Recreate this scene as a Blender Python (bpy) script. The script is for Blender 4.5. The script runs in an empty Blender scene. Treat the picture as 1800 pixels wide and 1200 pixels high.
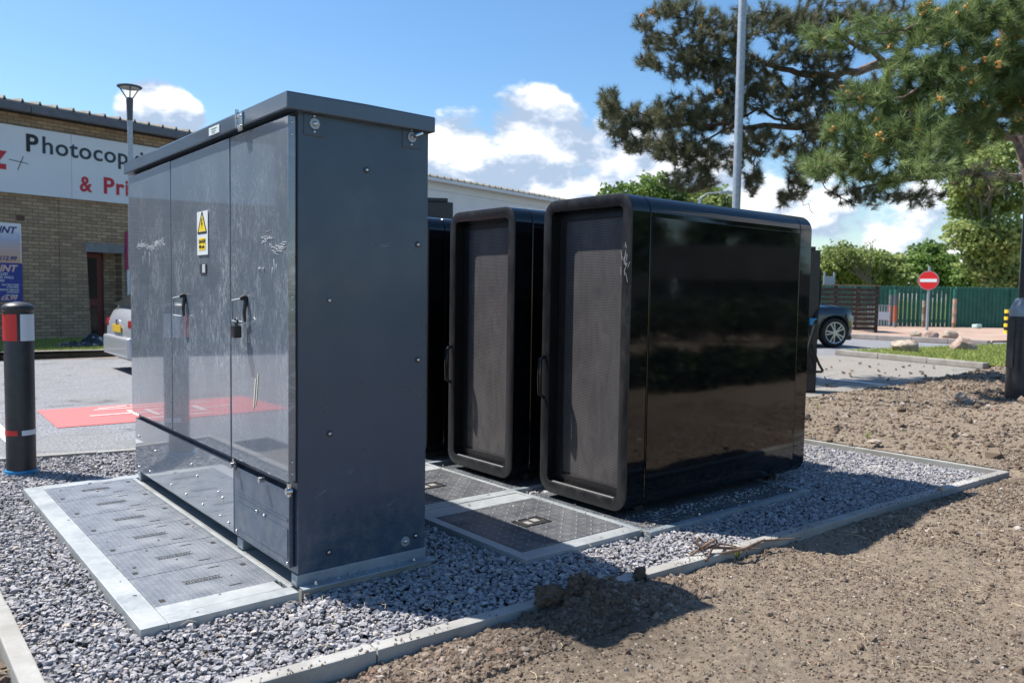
import bpy, bmesh, math, random
import numpy as np
from mathutils import Vector, Matrix
R = math.radians
random.seed(7); rng = np.random.default_rng(7)
scn = bpy.context.scene; col = scn.collection
# ------------------------------------------------------------------ camera
CAM = np.array([-1.1571, -2.54968, 1.02]); F = 1405.504
YAW, PIT, ROLL = R(50.56117), R(-3.3387), R(0.864375)
fw = np.array([math.cos(PIT)*math.cos(YAW), math.cos(PIT)*math.sin(YAW), math.sin(PIT)])
_r = np.cross(fw, [0, 0, 1]); _r /= np.linalg.norm(_r); _u = np.cross(_r, fw)
rt = math.cos(ROLL)*_r+math.sin(ROLL)*_u; up = -math.sin(ROLL)*_r+math.cos(ROLL)*_u
cam = bpy.data.objects.new('camera', bpy.data.cameras.new('camera')); col.objects.link(cam); scn.camera = cam
m = Matrix.Identity(4)
for i in range(3):
    m[i][0] = rt[i]; m[i][1] = up[i]; m[i][2] = -fw[i]; m[i][3] = CAM[i]
cam.matrix_world = m
cam.data.sensor_width = 36; cam.data.lens = F/1800*36
cam.data.clip_start = .05; cam.data.clip_end = 3000
cam.data.dof.use_dof = True; cam.data.dof.focus_distance = 3.4; cam.data.dof.aperture_fstop = 4.5
def ray(x, y): return fw+rt*(x-900)/F+up*(600-y)/F
def at(x, y, d): return CAM+ray(x, y)*d          # a place along a line of sight at a real distance
def gnd(x, y, z=0.):
    d = ray(x, y); return CAM+d*(z-CAM[2])/d[2]
# ------------------------------------------------------------------ light
scn.view_settings.view_transform = 'Standard'; scn.view_settings.look = 'None'
scn.view_settings.exposure = 1.0; scn.view_settings.gamma = 1
SUN = Vector((-.555, .885, 1.67)).normalized()
sl = bpy.data.lights.new('sun', 'SUN'); sl.energy = 4.3; sl.angle = R(.55); sl.color = (1, .955, .89)
so = bpy.data.objects.new('sun', sl); col.objects.link(so)
so.rotation_euler = (-SUN).to_track_quat('-Z', 'Y').to_euler()
W = bpy.data.worlds.new('World'); scn.world = W; W.use_nodes = True
def dirv(x, y):
    d = ray(x, y); return d/np.linalg.norm(d)
def world():
    nt = W.node_tree; N = nt.nodes; L = nt.links; N.clear()
    out = N.new('ShaderNodeOutputWorld'); bg = N.new('ShaderNodeBackground'); bg.inputs[1].default_value = .085
    sky = N.new('ShaderNodeTexSky'); sky.sky_type = 'NISHITA'; sky.sun_disc = False
    sky.sun_elevation = math.asin(SUN.z); sky.sun_rotation = math.atan2(SUN.x, SUN.y)
    sky.air_density = 1.15; sky.dust_density = .5; sky.ozone_density = 3.5
    hs = N.new('ShaderNodeHueSaturation'); hs.inputs['Saturation'].default_value = 1.2; L.new(sky.outputs[0], hs.inputs['Color']); SKY = hs.outputs[0]
    tc = N.new('ShaderNodeTexCoord'); G = tc.outputs['Generated']
    def math_(op, a, b=None, c=None):
        n = N.new('ShaderNodeMath'); n.operation = op
        for i, v in enumerate((a, b, c)):
            if v is None: continue
            if hasattr(v, 'links'): L.new(v, n.inputs[i])
            else: n.inputs[i].default_value = v
        return n.outputs[0]
    bias = None
    #   px, py, cos falloff (deg), gain
    for (x, y, deg, gain) in [(800, 280, 4.6, 1.2), (950, 270, 5.6, 1.25), (1020, 320, 6.0, 1.2), (880, 340, 6.0, 1.1), (1120, 345, 6.5, 1.1), (1280, 340, 6, .75), (270, 200, 2.9, 1.1), (310, 222, 2.4, 1.0),
                              (1450, 370, 6, .62), (1620, 400, 6, .55), (1350, 200, 5, .4), (-900, 250, 18, .84), (-2500, 420, 14, .8)]:
        d = dirv(x, y) if x > -800 else None
        if x == -900: d = np.array([math.cos(R(115))*math.cos(R(9)), math.sin(R(115))*math.cos(R(9)), math.sin(R(9))])
        if x == -2500: d = np.array([math.cos(R(-25))*math.cos(R(16)), math.sin(R(-25))*math.cos(R(16)), math.sin(R(16))])
        vm = N.new('ShaderNodeVectorMath'); vm.operation = 'DOT_PRODUCT'; L.new(G, vm.inputs[0]); vm.inputs[1].default_value = tuple(d)
        mr = N.new('ShaderNodeMapRange'); mr.interpolation_type = 'SMOOTHSTEP'
        L.new(vm.outputs['Value'], mr.inputs[0]); mr.inputs[1].default_value = math.cos(R(deg)); mr.inputs[2].default_value = 1.0
        mr.inputs[3].default_value = 0; mr.inputs[4].default_value = gain
        # lift so that the falloff is rounder
        o = math_('POWER', mr.outputs[0], .55)
        bias = o if bias is None else math_('MAXIMUM', bias, o)
    mp = N.new('ShaderNodeMapping'); L.new(G, mp.inputs[0]); mp.inputs['Scale'].default_value = (1, 1, 1.7)
    def noise(scale, detail, off, rough=.55):
        mm = N.new('ShaderNodeMapping'); L.new(mp.outputs[0], mm.inputs[0]); mm.inputs['Location'].default_value = off
        n = N.new('ShaderNodeTexNoise'); n.inputs['Scale'].default_value = scale; n.inputs['Detail'].default_value = detail
        n.inputs['Roughness'].default_value = rough; L.new(mm.outputs[0], n.inputs['Vector']); return n.outputs[0]
    n1 = noise(9.5, 9, (2.3, 0, 0)); n2 = noise(9.5, 9, (2.3-.012, .012, .035)); n3 = noise(4.5, 5, (7, 3, 1))
    dens = math_('SUBTRACT', math_('ADD', math_('MULTIPLY', bias, .60), math_('MULTIPLY', n1, 1.35)), .16)
    mr = N.new('ShaderNodeMapRange'); mr.interpolation_type = 'SMOOTHSTEP'; L.new(dens, mr.inputs[0])
    mr.inputs[1].default_value = .80; mr.inputs[2].default_value = 1.0
    # thin veil low on the right
    cl = mr.outputs[0]
    # cloud tone: thick parts away from the sun are grey-blue, edges white
    tone = math_('ADD', math_('ADD', math_('MULTIPLY', math_('SUBTRACT', n1, n2), 5.0), math_('MULTIPLY', n3, .8)), math_('MULTIPLY', n1, .55))
    tr = N.new('ShaderNodeValToRGB'); L.new(tone, tr.inputs[0]); e = tr.color_ramp.elements
    e[0].position = .34; e[0].color = (2.9, 3.6, 4.7, 1); e[1].position = 1.0; e[1].color = (7.6, 7.7, 7.9, 1)
    mid = e.new(.66); mid.color = (4.7, 5.2, 6.1, 1)
    mx = N.new('ShaderNodeMix'); mx.data_type = 'RGBA'
    L.new(math_('MULTIPLY', cl, .94), mx.inputs['Factor']); L.new(SKY, mx.inputs['A']); L.new(tr.outputs[0], mx.inputs['B'])
    L.new(mx.outputs['Result'], bg.inputs[0]); L.new(bg.outputs[0], out.inputs[0])
world()
# ------------------------------------------------------------------ helpers
def tag(o, label=None, cat=None, group=None, kind=None):
    if label: o['label'] = label
    if cat: o['category'] = cat
    if group: o['group'] = group
    if kind: o['kind'] = kind
    return o
def thing(name, label, cat, loc=(0, 0, 0), rz=0, group=None):
    o = bpy.data.objects.new(name, None); col.objects.link(o); o.empty_display_size = .1
    o.location = loc; o.rotation_euler = (0, 0, rz)
    return tag(o, label, cat, group)
def link(name, me, parent=None, local=False):
    o = bpy.data.objects.new(name, me); col.objects.link(o)
    if parent is not None:
        o.parent = parent
        if not local and parent.type == 'EMPTY':
            o.matrix_parent_inverse = (Matrix.Translation(parent.location) @ parent.rotation_euler.to_matrix().to_4x4()).inverted()
    return o
def copy_tree(o, parent=None):
    pi = o.matrix_parent_inverse.copy(); c = o.copy(); col.objects.link(c); c.parent = parent; c.matrix_parent_inverse = pi
    for ch in list(o.children): copy_tree(ch, c)
    return c
class MB:
    """collects shapes into one mesh"""
    def __init__(s): s.bm = bmesh.new(); s.mats = []; s.mi = 0
    def use(s, mat):
        if mat not in s.mats: s.mats.append(mat)
        s.mi = s.mats.index(mat); return s
    def _fin(s, faces, M=None, vs=None, smooth=False):
        for f in faces: f.material_index = s.mi; f.smooth = smooth
        if M is not None: bmesh.ops.transform(s.bm, matrix=M, verts=vs)
    def box(s, lo, hi, bev=0, M=None, seg=2):
        b2 = bmesh.new(); bmesh.ops.create_cube(b2, size=1)
        lo = Vector(lo); hi = Vector(hi); c = (lo+hi)/2; d = hi-lo
        for v in b2.verts: v.co = Vector((v.co.x*d.x, v.co.y*d.y, v.co.z*d.z))+c
        if bev: bmesh.ops.bevel(b2, geom=b2.edges[:], offset=bev, segments=seg, affect='EDGES', profile=.6)
        flat = set()
        if bev:
            b2.normal_update()
            for i_, f in enumerate(b2.faces):
                if max(abs(f.normal.x), abs(f.normal.y), abs(f.normal.z)) > .9999: flat.add(i_)
        return s.merge(b2, M, bev > 0, flat)
    def merge(s, b2, M=None, smooth=False, flat=()):
        if M is not None: bmesh.ops.transform(b2, matrix=M, verts=b2.verts[:])
        mp = {v: s.bm.verts.new(v.co) for v in b2.verts}
        for i_, f in enumerate(b2.faces):
            try: nf = s.bm.faces.new([mp[v] for v in f.verts])
            except ValueError: continue
            nf.material_index = s.mi; nf.smooth = smooth and i_ not in flat
        b2.free(); return s
    def cyl(s, p0, p1, r0, r1=None, n=16, caps=True, smooth=True):
        r1 = r0 if r1 is None else r1
        return s.tube([p0, p1], [r0, r1], n, caps, smooth)
    def tube(s, pts, rad, n=8, caps=True, smooth=True):
        pts = [Vector(p) for p in pts]
        if not hasattr(rad, '__len__'): rad = [rad]*len(pts)
        rings = []; prev = None
        for i, p in enumerate(pts):
            t = (pts[min(i+1, len(pts)-1)]-pts[max(i-1, 0)]).normalized()
            if prev is None:
                a = Vector((0, 0, 1)) if abs(t.z) < .9 else Vector((1, 0, 0)); x = t.cross(a).normalized()
            else:
                x = (prev-t*prev.dot(t))
                x = x.normalized() if x.length > 1e-5 else t.orthogonal().normalized()
            prev = x; y = t.cross(x)
            rings.append([s.bm.verts.new(p+(x*math.cos(2*math.pi*k/n)+y*math.sin(2*math.pi*k/n))*rad[i]) for k in range(n)])
        for i in range(len(rings)-1):
            for k in range(n):
                f = s.bm.faces.new((rings[i][k], rings[i][(k+1) % n], rings[i+1][(k+1) % n], rings[i+1][k])); f.smooth = smooth; f.material_index = s.mi
        if caps:
            for rg in (rings[0][::-1], rings[-1]):
                f = s.bm.faces.new(rg); f.material_index = s.mi
        return s
    def lathe(s, prof, c=(0, 0, 0), n=32, M=None):
        c = Vector(c); rings = []
        for r, z in prof:
            rings.append([s.bm.verts.new((M @ Vector((r*math.cos(2*math.pi*k/n), r*math.sin(2*math.pi*k/n), z)) if M else Vector((r*math.cos(2*math.pi*k/n), r*math.sin(2*math.pi*k/n), z)))+c) for k in range(n)])
        for i in range(len(rings)-1):
            for k in range(n):
                f = s.bm.faces.new((rings[i][k], rings[i][(k+1) % n], rings[i+1][(k+1) % n], rings[i+1][k])); f.smooth = True; f.material_index = s.mi
        for rg in (rings[0][::-1], rings[-1]):
            f = s.bm.faces.new(rg); f.material_index = s.mi
        return s
    def poly(s, pts, smooth=False):
        f = s.bm.faces.new([s.bm.verts.new(Vector(p)) for p in pts]); f.material_index = s.mi; f.smooth = smooth; return s
    def prism(s, pts, d):
        """polygon pts (3d) extruded by vector d"""
        d = Vector(d); a = [s.bm.verts.new(Vector(p)) for p in pts]; b = [s.bm.verts.new(Vector(p)+d) for p in pts]; n = len(a)
        fs = [s.bm.faces.new(a[::-1]), s.bm.faces.new(b)]+[s.bm.faces.new((a[i], a[(i+1) % n], b[(i+1) % n], b[i])) for i in range(n)]
        for f in fs: f.material_index = s.mi
        return s
    def mesh(s, name='mesh', sharp=True):
        bmesh.ops.recalc_face_normals(s.bm, faces=s.bm.faces[:])
        fl = [f.smooth for f in s.bm.faces]; me = bpy.data.meshes.new(name); s.bm.to_mesh(me); s.bm.free()
        for m_ in s.mats: me.materials.append(m_)
        if sharp: me.set_sharp_from_angle(angle=R(38)); me.polygons.foreach_set('use_smooth', fl)
        return me
    def build_each(s, name, parent=None, groups=None):
        """every separate piece becomes an object of its own (pieces closer than `groups` stay together)"""
        bmesh.ops.recalc_face_normals(s.bm, faces=s.bm.faces[:]); todo = set(s.bm.verts); isl = []
        while todo:
            st = [todo.pop()]; cur = {st[0]}
            while st:
                v = st.pop()
                for e in v.link_edges:
                    w = e.other_vert(v)
                    if w in todo: todo.remove(w); cur.add(w); st.append(w)
            isl.append(cur)
        cen = [sum((v.co for v in c), Vector())/len(c) for c in isl]; grp = []
        for i, c in enumerate(isl):
            for g_ in grp:
                if groups and (cen[g_[0]]-cen[i]).length < groups: g_.append(i); break
            else: grp.append([i])
        out = []
        for g_ in grp:
            vs = set().union(*[isl[i] for i in g_]); b2 = bmesh.new(); mp = {v: b2.verts.new(v.co) for v in vs}
            for f in {f for v in vs for f in v.link_faces}: nf = b2.faces.new([mp[v] for v in f.verts]); nf.material_index = f.material_index; nf.smooth = f.smooth
            fl = [f.smooth for f in b2.faces]; me = bpy.data.meshes.new(name); b2.to_mesh(me); b2.free()
            for m_ in s.mats: me.materials.append(m_)
            me.set_sharp_from_angle(angle=R(38)); me.polygons.foreach_set('use_smooth', fl); out.append(link(name, me, parent))
        s.bm.free(); return out
    def build(s, name, mat=None, parent=None, local=False):
        if mat is not None: s.mats = [mat]+[x for x in s.mats if x is not mat]
        return link(name, s.mesh(name), parent, local)
def np_mesh(name, V, Fc, mat, attrs=None, smooth=False):
    """numpy verts (n,3), faces (m,k)"""
    me = bpy.data.meshes.new(name); V = np.asarray(V, np.float32); Fc = np.asarray(Fc, np.int32); k = Fc.shape[1]
    me.vertices.add(len(V)); me.vertices.foreach_set('co', V.ravel())
    me.loops.add(Fc.size); me.loops.foreach_set('vertex_index', Fc.ravel())
    me.polygons.add(len(Fc)); me.polygons.foreach_set('loop_start', np.arange(0, Fc.size, k, dtype=np.int32))
    me.polygons.foreach_set('loop_total', np.full(len(Fc), k, np.int32))
    me.update(calc_edges=True); me.validate()
    me.polygons.foreach_set('use_smooth', np.full(len(me.polygons), bool(smooth)))
    for an, av in (attrs or {}).items():
        a = me.attributes.new(an, 'FLOAT', 'POINT'); a.data.foreach_set('value', np.asarray(av, np.float32))
    if mat: me.materials.append(mat)
    return me
def vnoise(x, y, seed=0):
    r = np.random.default_rng(seed).random((256, 256)); xi = np.floor(x).astype(int); yi = np.floor(y).astype(int)
    fx = x-xi; fy = y-yi; fx = fx*fx*(3-2*fx); fy = fy*fy*(3-2*fy)
    a = r[xi % 256, yi % 256]; b = r[(xi+1) % 256, yi % 256]; c = r[xi % 256, (yi+1) % 256]; d = r[(xi+1) % 256, (yi+1) % 256]
    return (a*(1-fx)+b*fx)*(1-fy)+(c*(1-fx)+d*fx)*fy*1.0
def fbm(x, y, oct=5, seed=0, gain=.5):
    s = 0; a = 1; t = 0
    for o in range(oct): s = s+a*(vnoise(x*2**o+o*17.3, y*2**o+o*9.1, seed+o)-.5); t += a; a *= gain
    return s/t*2
def rotmats(n):
    q = rng.normal(size=(n, 4)); q /= np.linalg.norm(q, axis=1)[:, None]; w, x, y, z = q.T
    return np.stack([np.stack([1-2*(y*y+z*z), 2*(x*y-z*w), 2*(x*z+y*w)], -1), np.stack([2*(x*y+z*w), 1-2*(x*x+z*z), 2*(y*z-x*w)], -1), np.stack([2*(x*z-y*w), 2*(y*z+x*w), 1-2*(x*x+y*y)], -1)], 1)
_t = (1+5**.5)/2
ICO_V = np.array([(-1, _t, 0), (1, _t, 0), (-1, -_t, 0), (1, -_t, 0), (0, -1, _t), (0, 1, _t), (0, -1, -_t), (0, 1, -_t), (_t, 0, -1), (_t, 0, 1), (-_t, 0, -1), (-_t, 0, 1)])/math.sqrt(1+_t*_t)
ICO_F = np.array([(0, 11, 5), (0, 5, 1), (0, 1, 7), (0, 7, 10), (0, 10, 11), (1, 5, 9), (5, 11, 4), (11, 10, 2), (10, 7, 6), (7, 1, 8), (3, 9, 4), (3, 4, 2), (3, 2, 6), (3, 6, 8), (3, 8, 9), (4, 9, 5), (2, 4, 11), (6, 2, 10), (8, 6, 7), (9, 8, 1)])
CUB_V = np.array([(-1, -1, -1), (1, -1, -1), (1, 1, -1), (-1, 1, -1), (-1, -1, 1), (1, -1, 1), (1, 1, 1), (-1, 1, 1)])*.72
CUB_F = np.array([(0, 2, 1), (0, 3, 2), (4, 5, 6), (4, 6, 7), (0, 1, 5), (0, 5, 4), (1, 2, 6), (1, 6, 5), (2, 3, 7), (2, 7, 6), (3, 0, 4), (3, 4, 7)])
def chips(P, size, flat=(.8, .5), jit=.34, tilt=.5):
    """sharp-edged chips"""
    n = len(P); V = np.repeat(CUB_V[None], n, 0)+rng.uniform(-jit, jit, (n, 8, 3)); V[:, 4:, :2] *= rng.uniform(.45, .95, (n, 1, 2))
    V = V*np.stack([np.ones(n)*1.1, rng.uniform(flat[0]-.25, flat[0]+.15, n), rng.uniform(flat[1]-.2, flat[1]+.15, n)], -1)[:, None, :]*size[:, None, None]
    a = rng.uniform(0, 2*np.pi, n); ca, sa = np.cos(a), np.sin(a); z = np.zeros(n); o = np.ones(n)
    Rz = np.stack([np.stack([ca, -sa, z], -1), np.stack([sa, ca, z], -1), np.stack([z, z, o], -1)], 1)
    t1 = rng.normal(0, tilt, n); c1, s1 = np.cos(t1), np.sin(t1); Rx = np.stack([np.stack([o, z, z], -1), np.stack([z, c1, -s1], -1), np.stack([z, s1, c1], -1)], 1)
    V = np.einsum('nij,nkj->nki', Rz@Rx, V)+P[:, None, :]; Fc = (CUB_F[None]+(np.arange(n)*8)[:, None, None]).reshape(-1, 3)
    return V.reshape(-1, 3), Fc, np.repeat(rng.random(n), 8)
def stones(P, size, flat=(.75, .55), jit=.22, tilt=.5):
    n = len(P); V = np.repeat(ICO_V[None], n, 0)*(1+rng.uniform(-jit, jit, (n, 12, 1)))
    V = V+rng.normal(0, jit*.4, V.shape)
    sc = np.stack([np.ones(n), rng.uniform(flat[0]-.15, flat[0]+.2, n), rng.uniform(flat[1]-.15, flat[1]+.15, n)], -1)
    V = V*sc[:, None, :]*size[:, None, None]
    a = rng.uniform(0, 2*np.pi, n); ca, sa = np.cos(a), np.sin(a); z = np.zeros(n); o = np.ones(n)
    Rz = np.stack([np.stack([ca, -sa, z], -1), np.stack([sa, ca, z], -1), np.stack([z, z, o], -1)], 1)
    t1 = rng.normal(0, tilt, n); c1, s1 = np.cos(t1), np.sin(t1); Rx = np.stack([np.stack([o, z, z], -1), np.stack([z, c1, -s1], -1), np.stack([z, s1, c1], -1)], 1)
    V = np.einsum('nij,nkj->nki', Rz@Rx, V)+P[:, None, :]
    Fc = (ICO_F[None]+(np.arange(n)*12)[:, None, None]).reshape(-1, 3)
    return V.reshape(-1, 3), Fc, np.repeat(rng.random(n), 12)
# ------------------------------------------------------------------ materials
def mat(name, base=(.5, .5, .5), rough=.5, metal=0., spec=.5, coat=0., coat_r=.05):
    m_ = bpy.data.materials.new(name); m_.use_nodes = True; b = m_.node_tree.nodes['Principled BSDF']
    b.inputs['Base Color'].default_value = (*base, 1); b.inputs['Roughness'].default_value = rough; b.inputs['Metallic'].default_value = metal
    b.inputs['Specular IOR Level'].default_value = spec; b.inputs['Coat Weight'].default_value = coat; b.inputs['Coat Roughness'].default_value = coat_r
    return m_
class NT:
    def __init__(s, m_): s.t = m_.node_tree; s.N = s.t.nodes; s.L = s.t.links; s.b = s.N['Principled BSDF']; s.tc = s.N.new('ShaderNodeTexCoord')
    def map(s, scale=(1, 1, 1), loc=(0, 0, 0), rot=(0, 0, 0), src='Object'):
        n = s.N.new('ShaderNodeMapping'); s.L.new(s.tc.outputs[src], n.inputs[0]); n.inputs['Scale'].default_value = scale
        n.inputs['Location'].default_value = loc; n.inputs['Rotation'].default_value = rot; return n.outputs[0]
    def noise(s, scale, detail=4, rough=.5, vec=None, dist=0):
        n = s.N.new('ShaderNodeTexNoise'); n.inputs['Scale'].default_value = scale; n.inputs['Detail'].default_value = detail
        n.inputs['Roughness'].default_value = rough; n.inputs['Distortion'].default_value = dist
        s.L.new(vec if vec else s.tc.outputs['Object'], n.inputs['Vector']); return n.outputs[0]
    def vor(s, scale, feat='F1', vec=None, out='Distance', rnd=1):
        n = s.N.new('ShaderNodeTexVoronoi'); n.feature = feat; n.inputs['Scale'].default_value = scale; n.inputs['Randomness'].default_value = rnd
        s.L.new(vec if vec else s.tc.outputs['Object'], n.inputs['Vector']); return n.outputs[out]
    def ramp(s, f, stops):
        n = s.N.new('ShaderNodeValToRGB'); s.L.new(f, n.inputs[0]); e = n.color_ramp.elements
        while len(e) < len(stops): e.new(.5)
        for i, (p, c) in enumerate(stops):
            e[i].position = p; e[i].color = (*c, 1) if hasattr(c, '__len__') else (c, c, c, 1)
        return n.outputs[0]
    def mix(s, f, a, b, mode='MIX'):
        n = s.N.new('ShaderNodeMix'); n.data_type = 'RGBA'; n.blend_type = mode
        for k, v in (('Factor', f), ('A', a), ('B', b)):
            i = n.inputs[k] if k != 'Factor' else n.inputs[0]
            if hasattr(v, 'links'): s.L.new(v, i)
            else: i.default_value = v if k == 'Factor' else ((*v, 1) if len(v) == 3 else v)
        return n.outputs['Result']
    def m(s, op, a, b=None, c=None, clamp=False):
        n = s.N.new('ShaderNodeMath'); n.operation = op; n.use_clamp = clamp
        for i, v in enumerate((a, b, c)):
            if v is None: continue
            if hasattr(v, 'links'): s.L.new(v, n.inputs[i])
            else: n.inputs[i].default_value = v
        return n.outputs[0]
    def xyz(s, src='Object'):
        n = s.N.new('ShaderNodeSeparateXYZ'); s.L.new(s.tc.outputs[src], n.inputs[0]); return n.outputs
    def attr(s, nm):
        n = s.N.new('ShaderNodeAttribute'); n.attribute_name = nm; return n.outputs['Fac']
    def col(s, v): s.L.new(v, s.b.inputs['Base Color'])
    def rough(s, v): s.L.new(v, s.b.inputs['Roughness'])
    def bump(s, h, strength=.3, dist=.01, coat=False):
        n = s.N.new('ShaderNodeBump'); n.inputs['Strength'].default_value = strength; n.inputs['Distance'].default_value = dist
        s.L.new(h, n.inputs['Height']); s.L.new(n.outputs[0], s.b.inputs['Normal'])
        if coat: s.L.new(n.outputs[0], s.b.inputs['Coat Normal'])
def noisy(name, c1, c2, scale, rough=.6, bump=0, bdist=.01, detail=6, metal=0., spec=.5, lo=.35, hi=.65, **k):
    m_ = mat(name, c1, rough, metal, spec, **k); n = NT(m_); f = n.noise(scale, detail, .6)
    n.col(n.ramp(f, [(lo, c1), (hi, c2)]))
    if bump: n.bump(f, bump, bdist)
    return m_
MT = {}
# slate grey paint of the cabinet
def grey_paint(name, scuff):
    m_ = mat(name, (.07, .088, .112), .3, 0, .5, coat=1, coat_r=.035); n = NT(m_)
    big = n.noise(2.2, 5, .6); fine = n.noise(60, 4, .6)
    base = n.ramp(big, [(.3, (.090, .116, .150)), (.7, (.112, .140, .176))] if scuff else [(.3, (.029, .055, .094)), (.7, (.038, .067, .110))])  # one paint: doors lightened as sunlit and dusty, body darkened as shaded
    if scuff:
        v1 = n.map((3, 30, 9), rot=(R(12), 0, 0)); s1 = n.noise(1.2, 6, .62, v1, 2.6)         # upright wipe streaks
        v2 = n.map((4, 26, 11), rot=(R(30), 0, 0)); s2 = n.noise(1.4, 8, .7, v2, 1.8)
        area = n.noise(3.6, 5, .65, n.map((1, 1.3, 1), loc=(3, 1, 0)))
        z = n.xyz()[2]
        zb = n.m('SUBTRACT', 1, n.m('ABSOLUTE', n.m('MULTIPLY', n.m('SUBTRACT', z, .97), 1.55)), clamp=True)
        a = n.m('MULTIPLY', n.ramp(area, [(.42, 0), (.60, 1)]), zb, clamp=True)
        st = n.m('MAXIMUM', n.ramp(s1, [(.50, 0), (.70, 1)]), n.ramp(s2, [(.52, 0), (.68, 1)]))
        k = n.m('MULTIPLY', st, n.m('ADD', n.m('MULTIPLY', a, .80), .04), clamp=True)
        base = n.mix(n.ramp(area, [(.3, .05), (.75, .22)]), base, (.30, .34, .39))
        base = n.mix(k, base, (.52, .55, .58))
        r_ = n.m('ADD', n.m('MULTIPLY', k, .4), n.m('ADD', .2, n.m('MULTIPLY', fine, .08)))
        n.rough(r_)
        n.bump(n.noise(2.0, 2, .4), .02, .01, True)
    else:
        n.rough(n.ramp(n.noise(7, 6, .6), [(.3, .24), (.7, .42)])); n.bump(n.noise(2.2, 2, .4), .06, .01, True)
    zz = n.xyz()[2]; spl = n.m('MULTIPLY', n.ramp(zz, [(.0, 1), (.45, 0)]), n.ramp(n.noise(16, 8, .75), [(.45, 0), (.75, .5)])); base = n.mix(spl, base, (.27, .25, .22))
    n.col(base); return m_
MT['door'] = grey_paint('grey_paint_sunlit', True); MT['door'].node_tree.nodes['Principled BSDF'].inputs['Coat IOR'].default_value = 1.85; MT['grey'] = grey_paint('grey_paint', False); _b = MT['grey'].node_tree.nodes['Principled BSDF']; _b.inputs['Coat Weight'].default_value = .2; _b.inputs['Coat Roughness'].default_value = .12
MT['lidgrey'] = noisy('grey_lid_paint', (.050, .076, .108), (.064, .090, .124), 6, .28, .02, .01, coat=.6)
MT['dark'] = mat('dark_gap', (.01, .01, .012), .7)
def galv(name, lo=(.30, .325, .335), hi=(.40, .42, .42), rough=.5):
    m_ = mat(name, lo, rough, .35, .5); n = NT(m_)
    f = n.vor(55, out='Color', vec=None); sep = n.N.new('ShaderNodeSeparateColor'); n.L.new(f, sep.inputs[0])
    g = n.m('ADD', n.m('MULTIPLY', sep.outputs[0], .12), n.m('MULTIPLY', n.noise(5, 6, .6), .9))
    stain = n.noise(28, 6, .7)
    n.col(n.mix(n.ramp(stain, [(.56, 0), (.74, .30)]), n.ramp(g, [(.3, lo), (.75, hi)]), (.30, .29, .26)))
    n.rough(n.ramp(g, [(.3, rough-.1), (.8, rough+.15)])); n.bump(n.noise(60, 4), .08, .003); return m_
MT['galv'] = galv('galvanised_steel'); MT['galv2'] = galv('galvanised_rail', (.20, .24, .27), (.34, .38, .41), .5)
MT['steel'] = noisy('bright_steel', (.5, .5, .5), (.7, .7, .7), 40, .25, metal=1.)
MT['polegalv'] = noisy('galvanised_pole', (.30, .34, .38), (.40, .44, .48), 25, .5, metal=.5)
MT['washer'] = mat('washer', (.35, .38, .41), .45, .6)
MT['blackplastic'] = noisy('black_plastic', (.012, .012, .014), (.022, .022, .025), 30, .35)
MT['rubber'] = mat('rubber', (.012, .012, .012), .75)
def gloss_black():
    m_ = mat('gloss_black', (.0035, .0037, .0045), .06, 0, .5); n = NT(m_)
    d = n.noise(3.2, 6, .65)
    zz = n.xyz()[2]; spl = n.m('MULTIPLY', n.m('ADD', n.ramp(zz, [(.0, 1), (.5, .12)]), n.ramp(zz, [(.93, 0), (1.0, 0)])), n.ramp(n.noise(22, 9, .8), [(.50, 0), (.78, .16)]))
    n.col(n.mix(spl, n.ramp(d, [(.35, (.003, .0032, .004)), (.75, (.007, .007, .008))]), (.22, .20, .175)))
    n.rough(n.ramp(n.noise(14, 8, .7), [(.35, .035), (.8, .10)])); n.bump(n.noise(2.0, 2, .4), .06, .02, True); return m_
MT['gloss'] = gloss_black()
def frame_black():
    m_ = mat('dusty_black', (.012, .012, .013), .42); n = NT(m_)
    d = n.noise(18, 8, .75, n.map((1, 1, .5))); s_ = n.noise(160, 3, .6)
    c = n.mix(n.ramp(d, [(.48, .0), (.85, .4)]), (.006, .006, .007), (.05, .05, .052))
    n.col(n.mix(n.ramp(s_, [(.62, 0), (.75, .4)]), c, (.14, .14, .14))); n.rough(n.ramp(d, [(.3, .30), (.7, .6)])); n.bump(s_, .15, .002); return m_
MT['frameblk'] = frame_black()
def grille():
    m_ = mat('perforated_grille', (.06, .06, .065), .45, .3); n = NT(m_); x = n.xyz()
    # staggered round holes, 9 mm pitch
    p = .0088; row = n.m('FLOOR', n.m('DIVIDE', x[2], p*.866))
    off = n.m('MULTIPLY', n.m('MODULO', row, 2), .5)
    u = n.m('SUBTRACT', n.m('FRACT', n.m('ADD', n.m('DIVIDE', x[1], p), off)), .5)
    v = n.m('MULTIPLY', n.m('SUBTRACT', n.m('FRACT', n.m('DIVIDE', x[2], p*.866)), .5), .866)
    d = n.m('SQRT', n.m('ADD', n.m('MULTIPLY', u, u), n.m('MULTIPLY', v, v)))
    hole = n.ramp(d, [(.27, 1), (.34, 0)])
    dust = n.noise(5, 8, .7, n.map((1, 3.2, 1)), .8); dust2 = n.noise(2.2, 3, .5)
    metal_ = n.mix(n.ramp(n.m('ADD', n.m('MULTIPLY', dust, .6), n.m('MULTIPLY', dust2, .4)), [(.36, 0), (.68, 1)]), (.085, .080, .084), (.20, .185, .18))
    n.col(n.mix(hole, metal_, (.003, .003, .003))); n.bump(hole, -.6, .003); return m_
MT['grille'] = grille()
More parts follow.
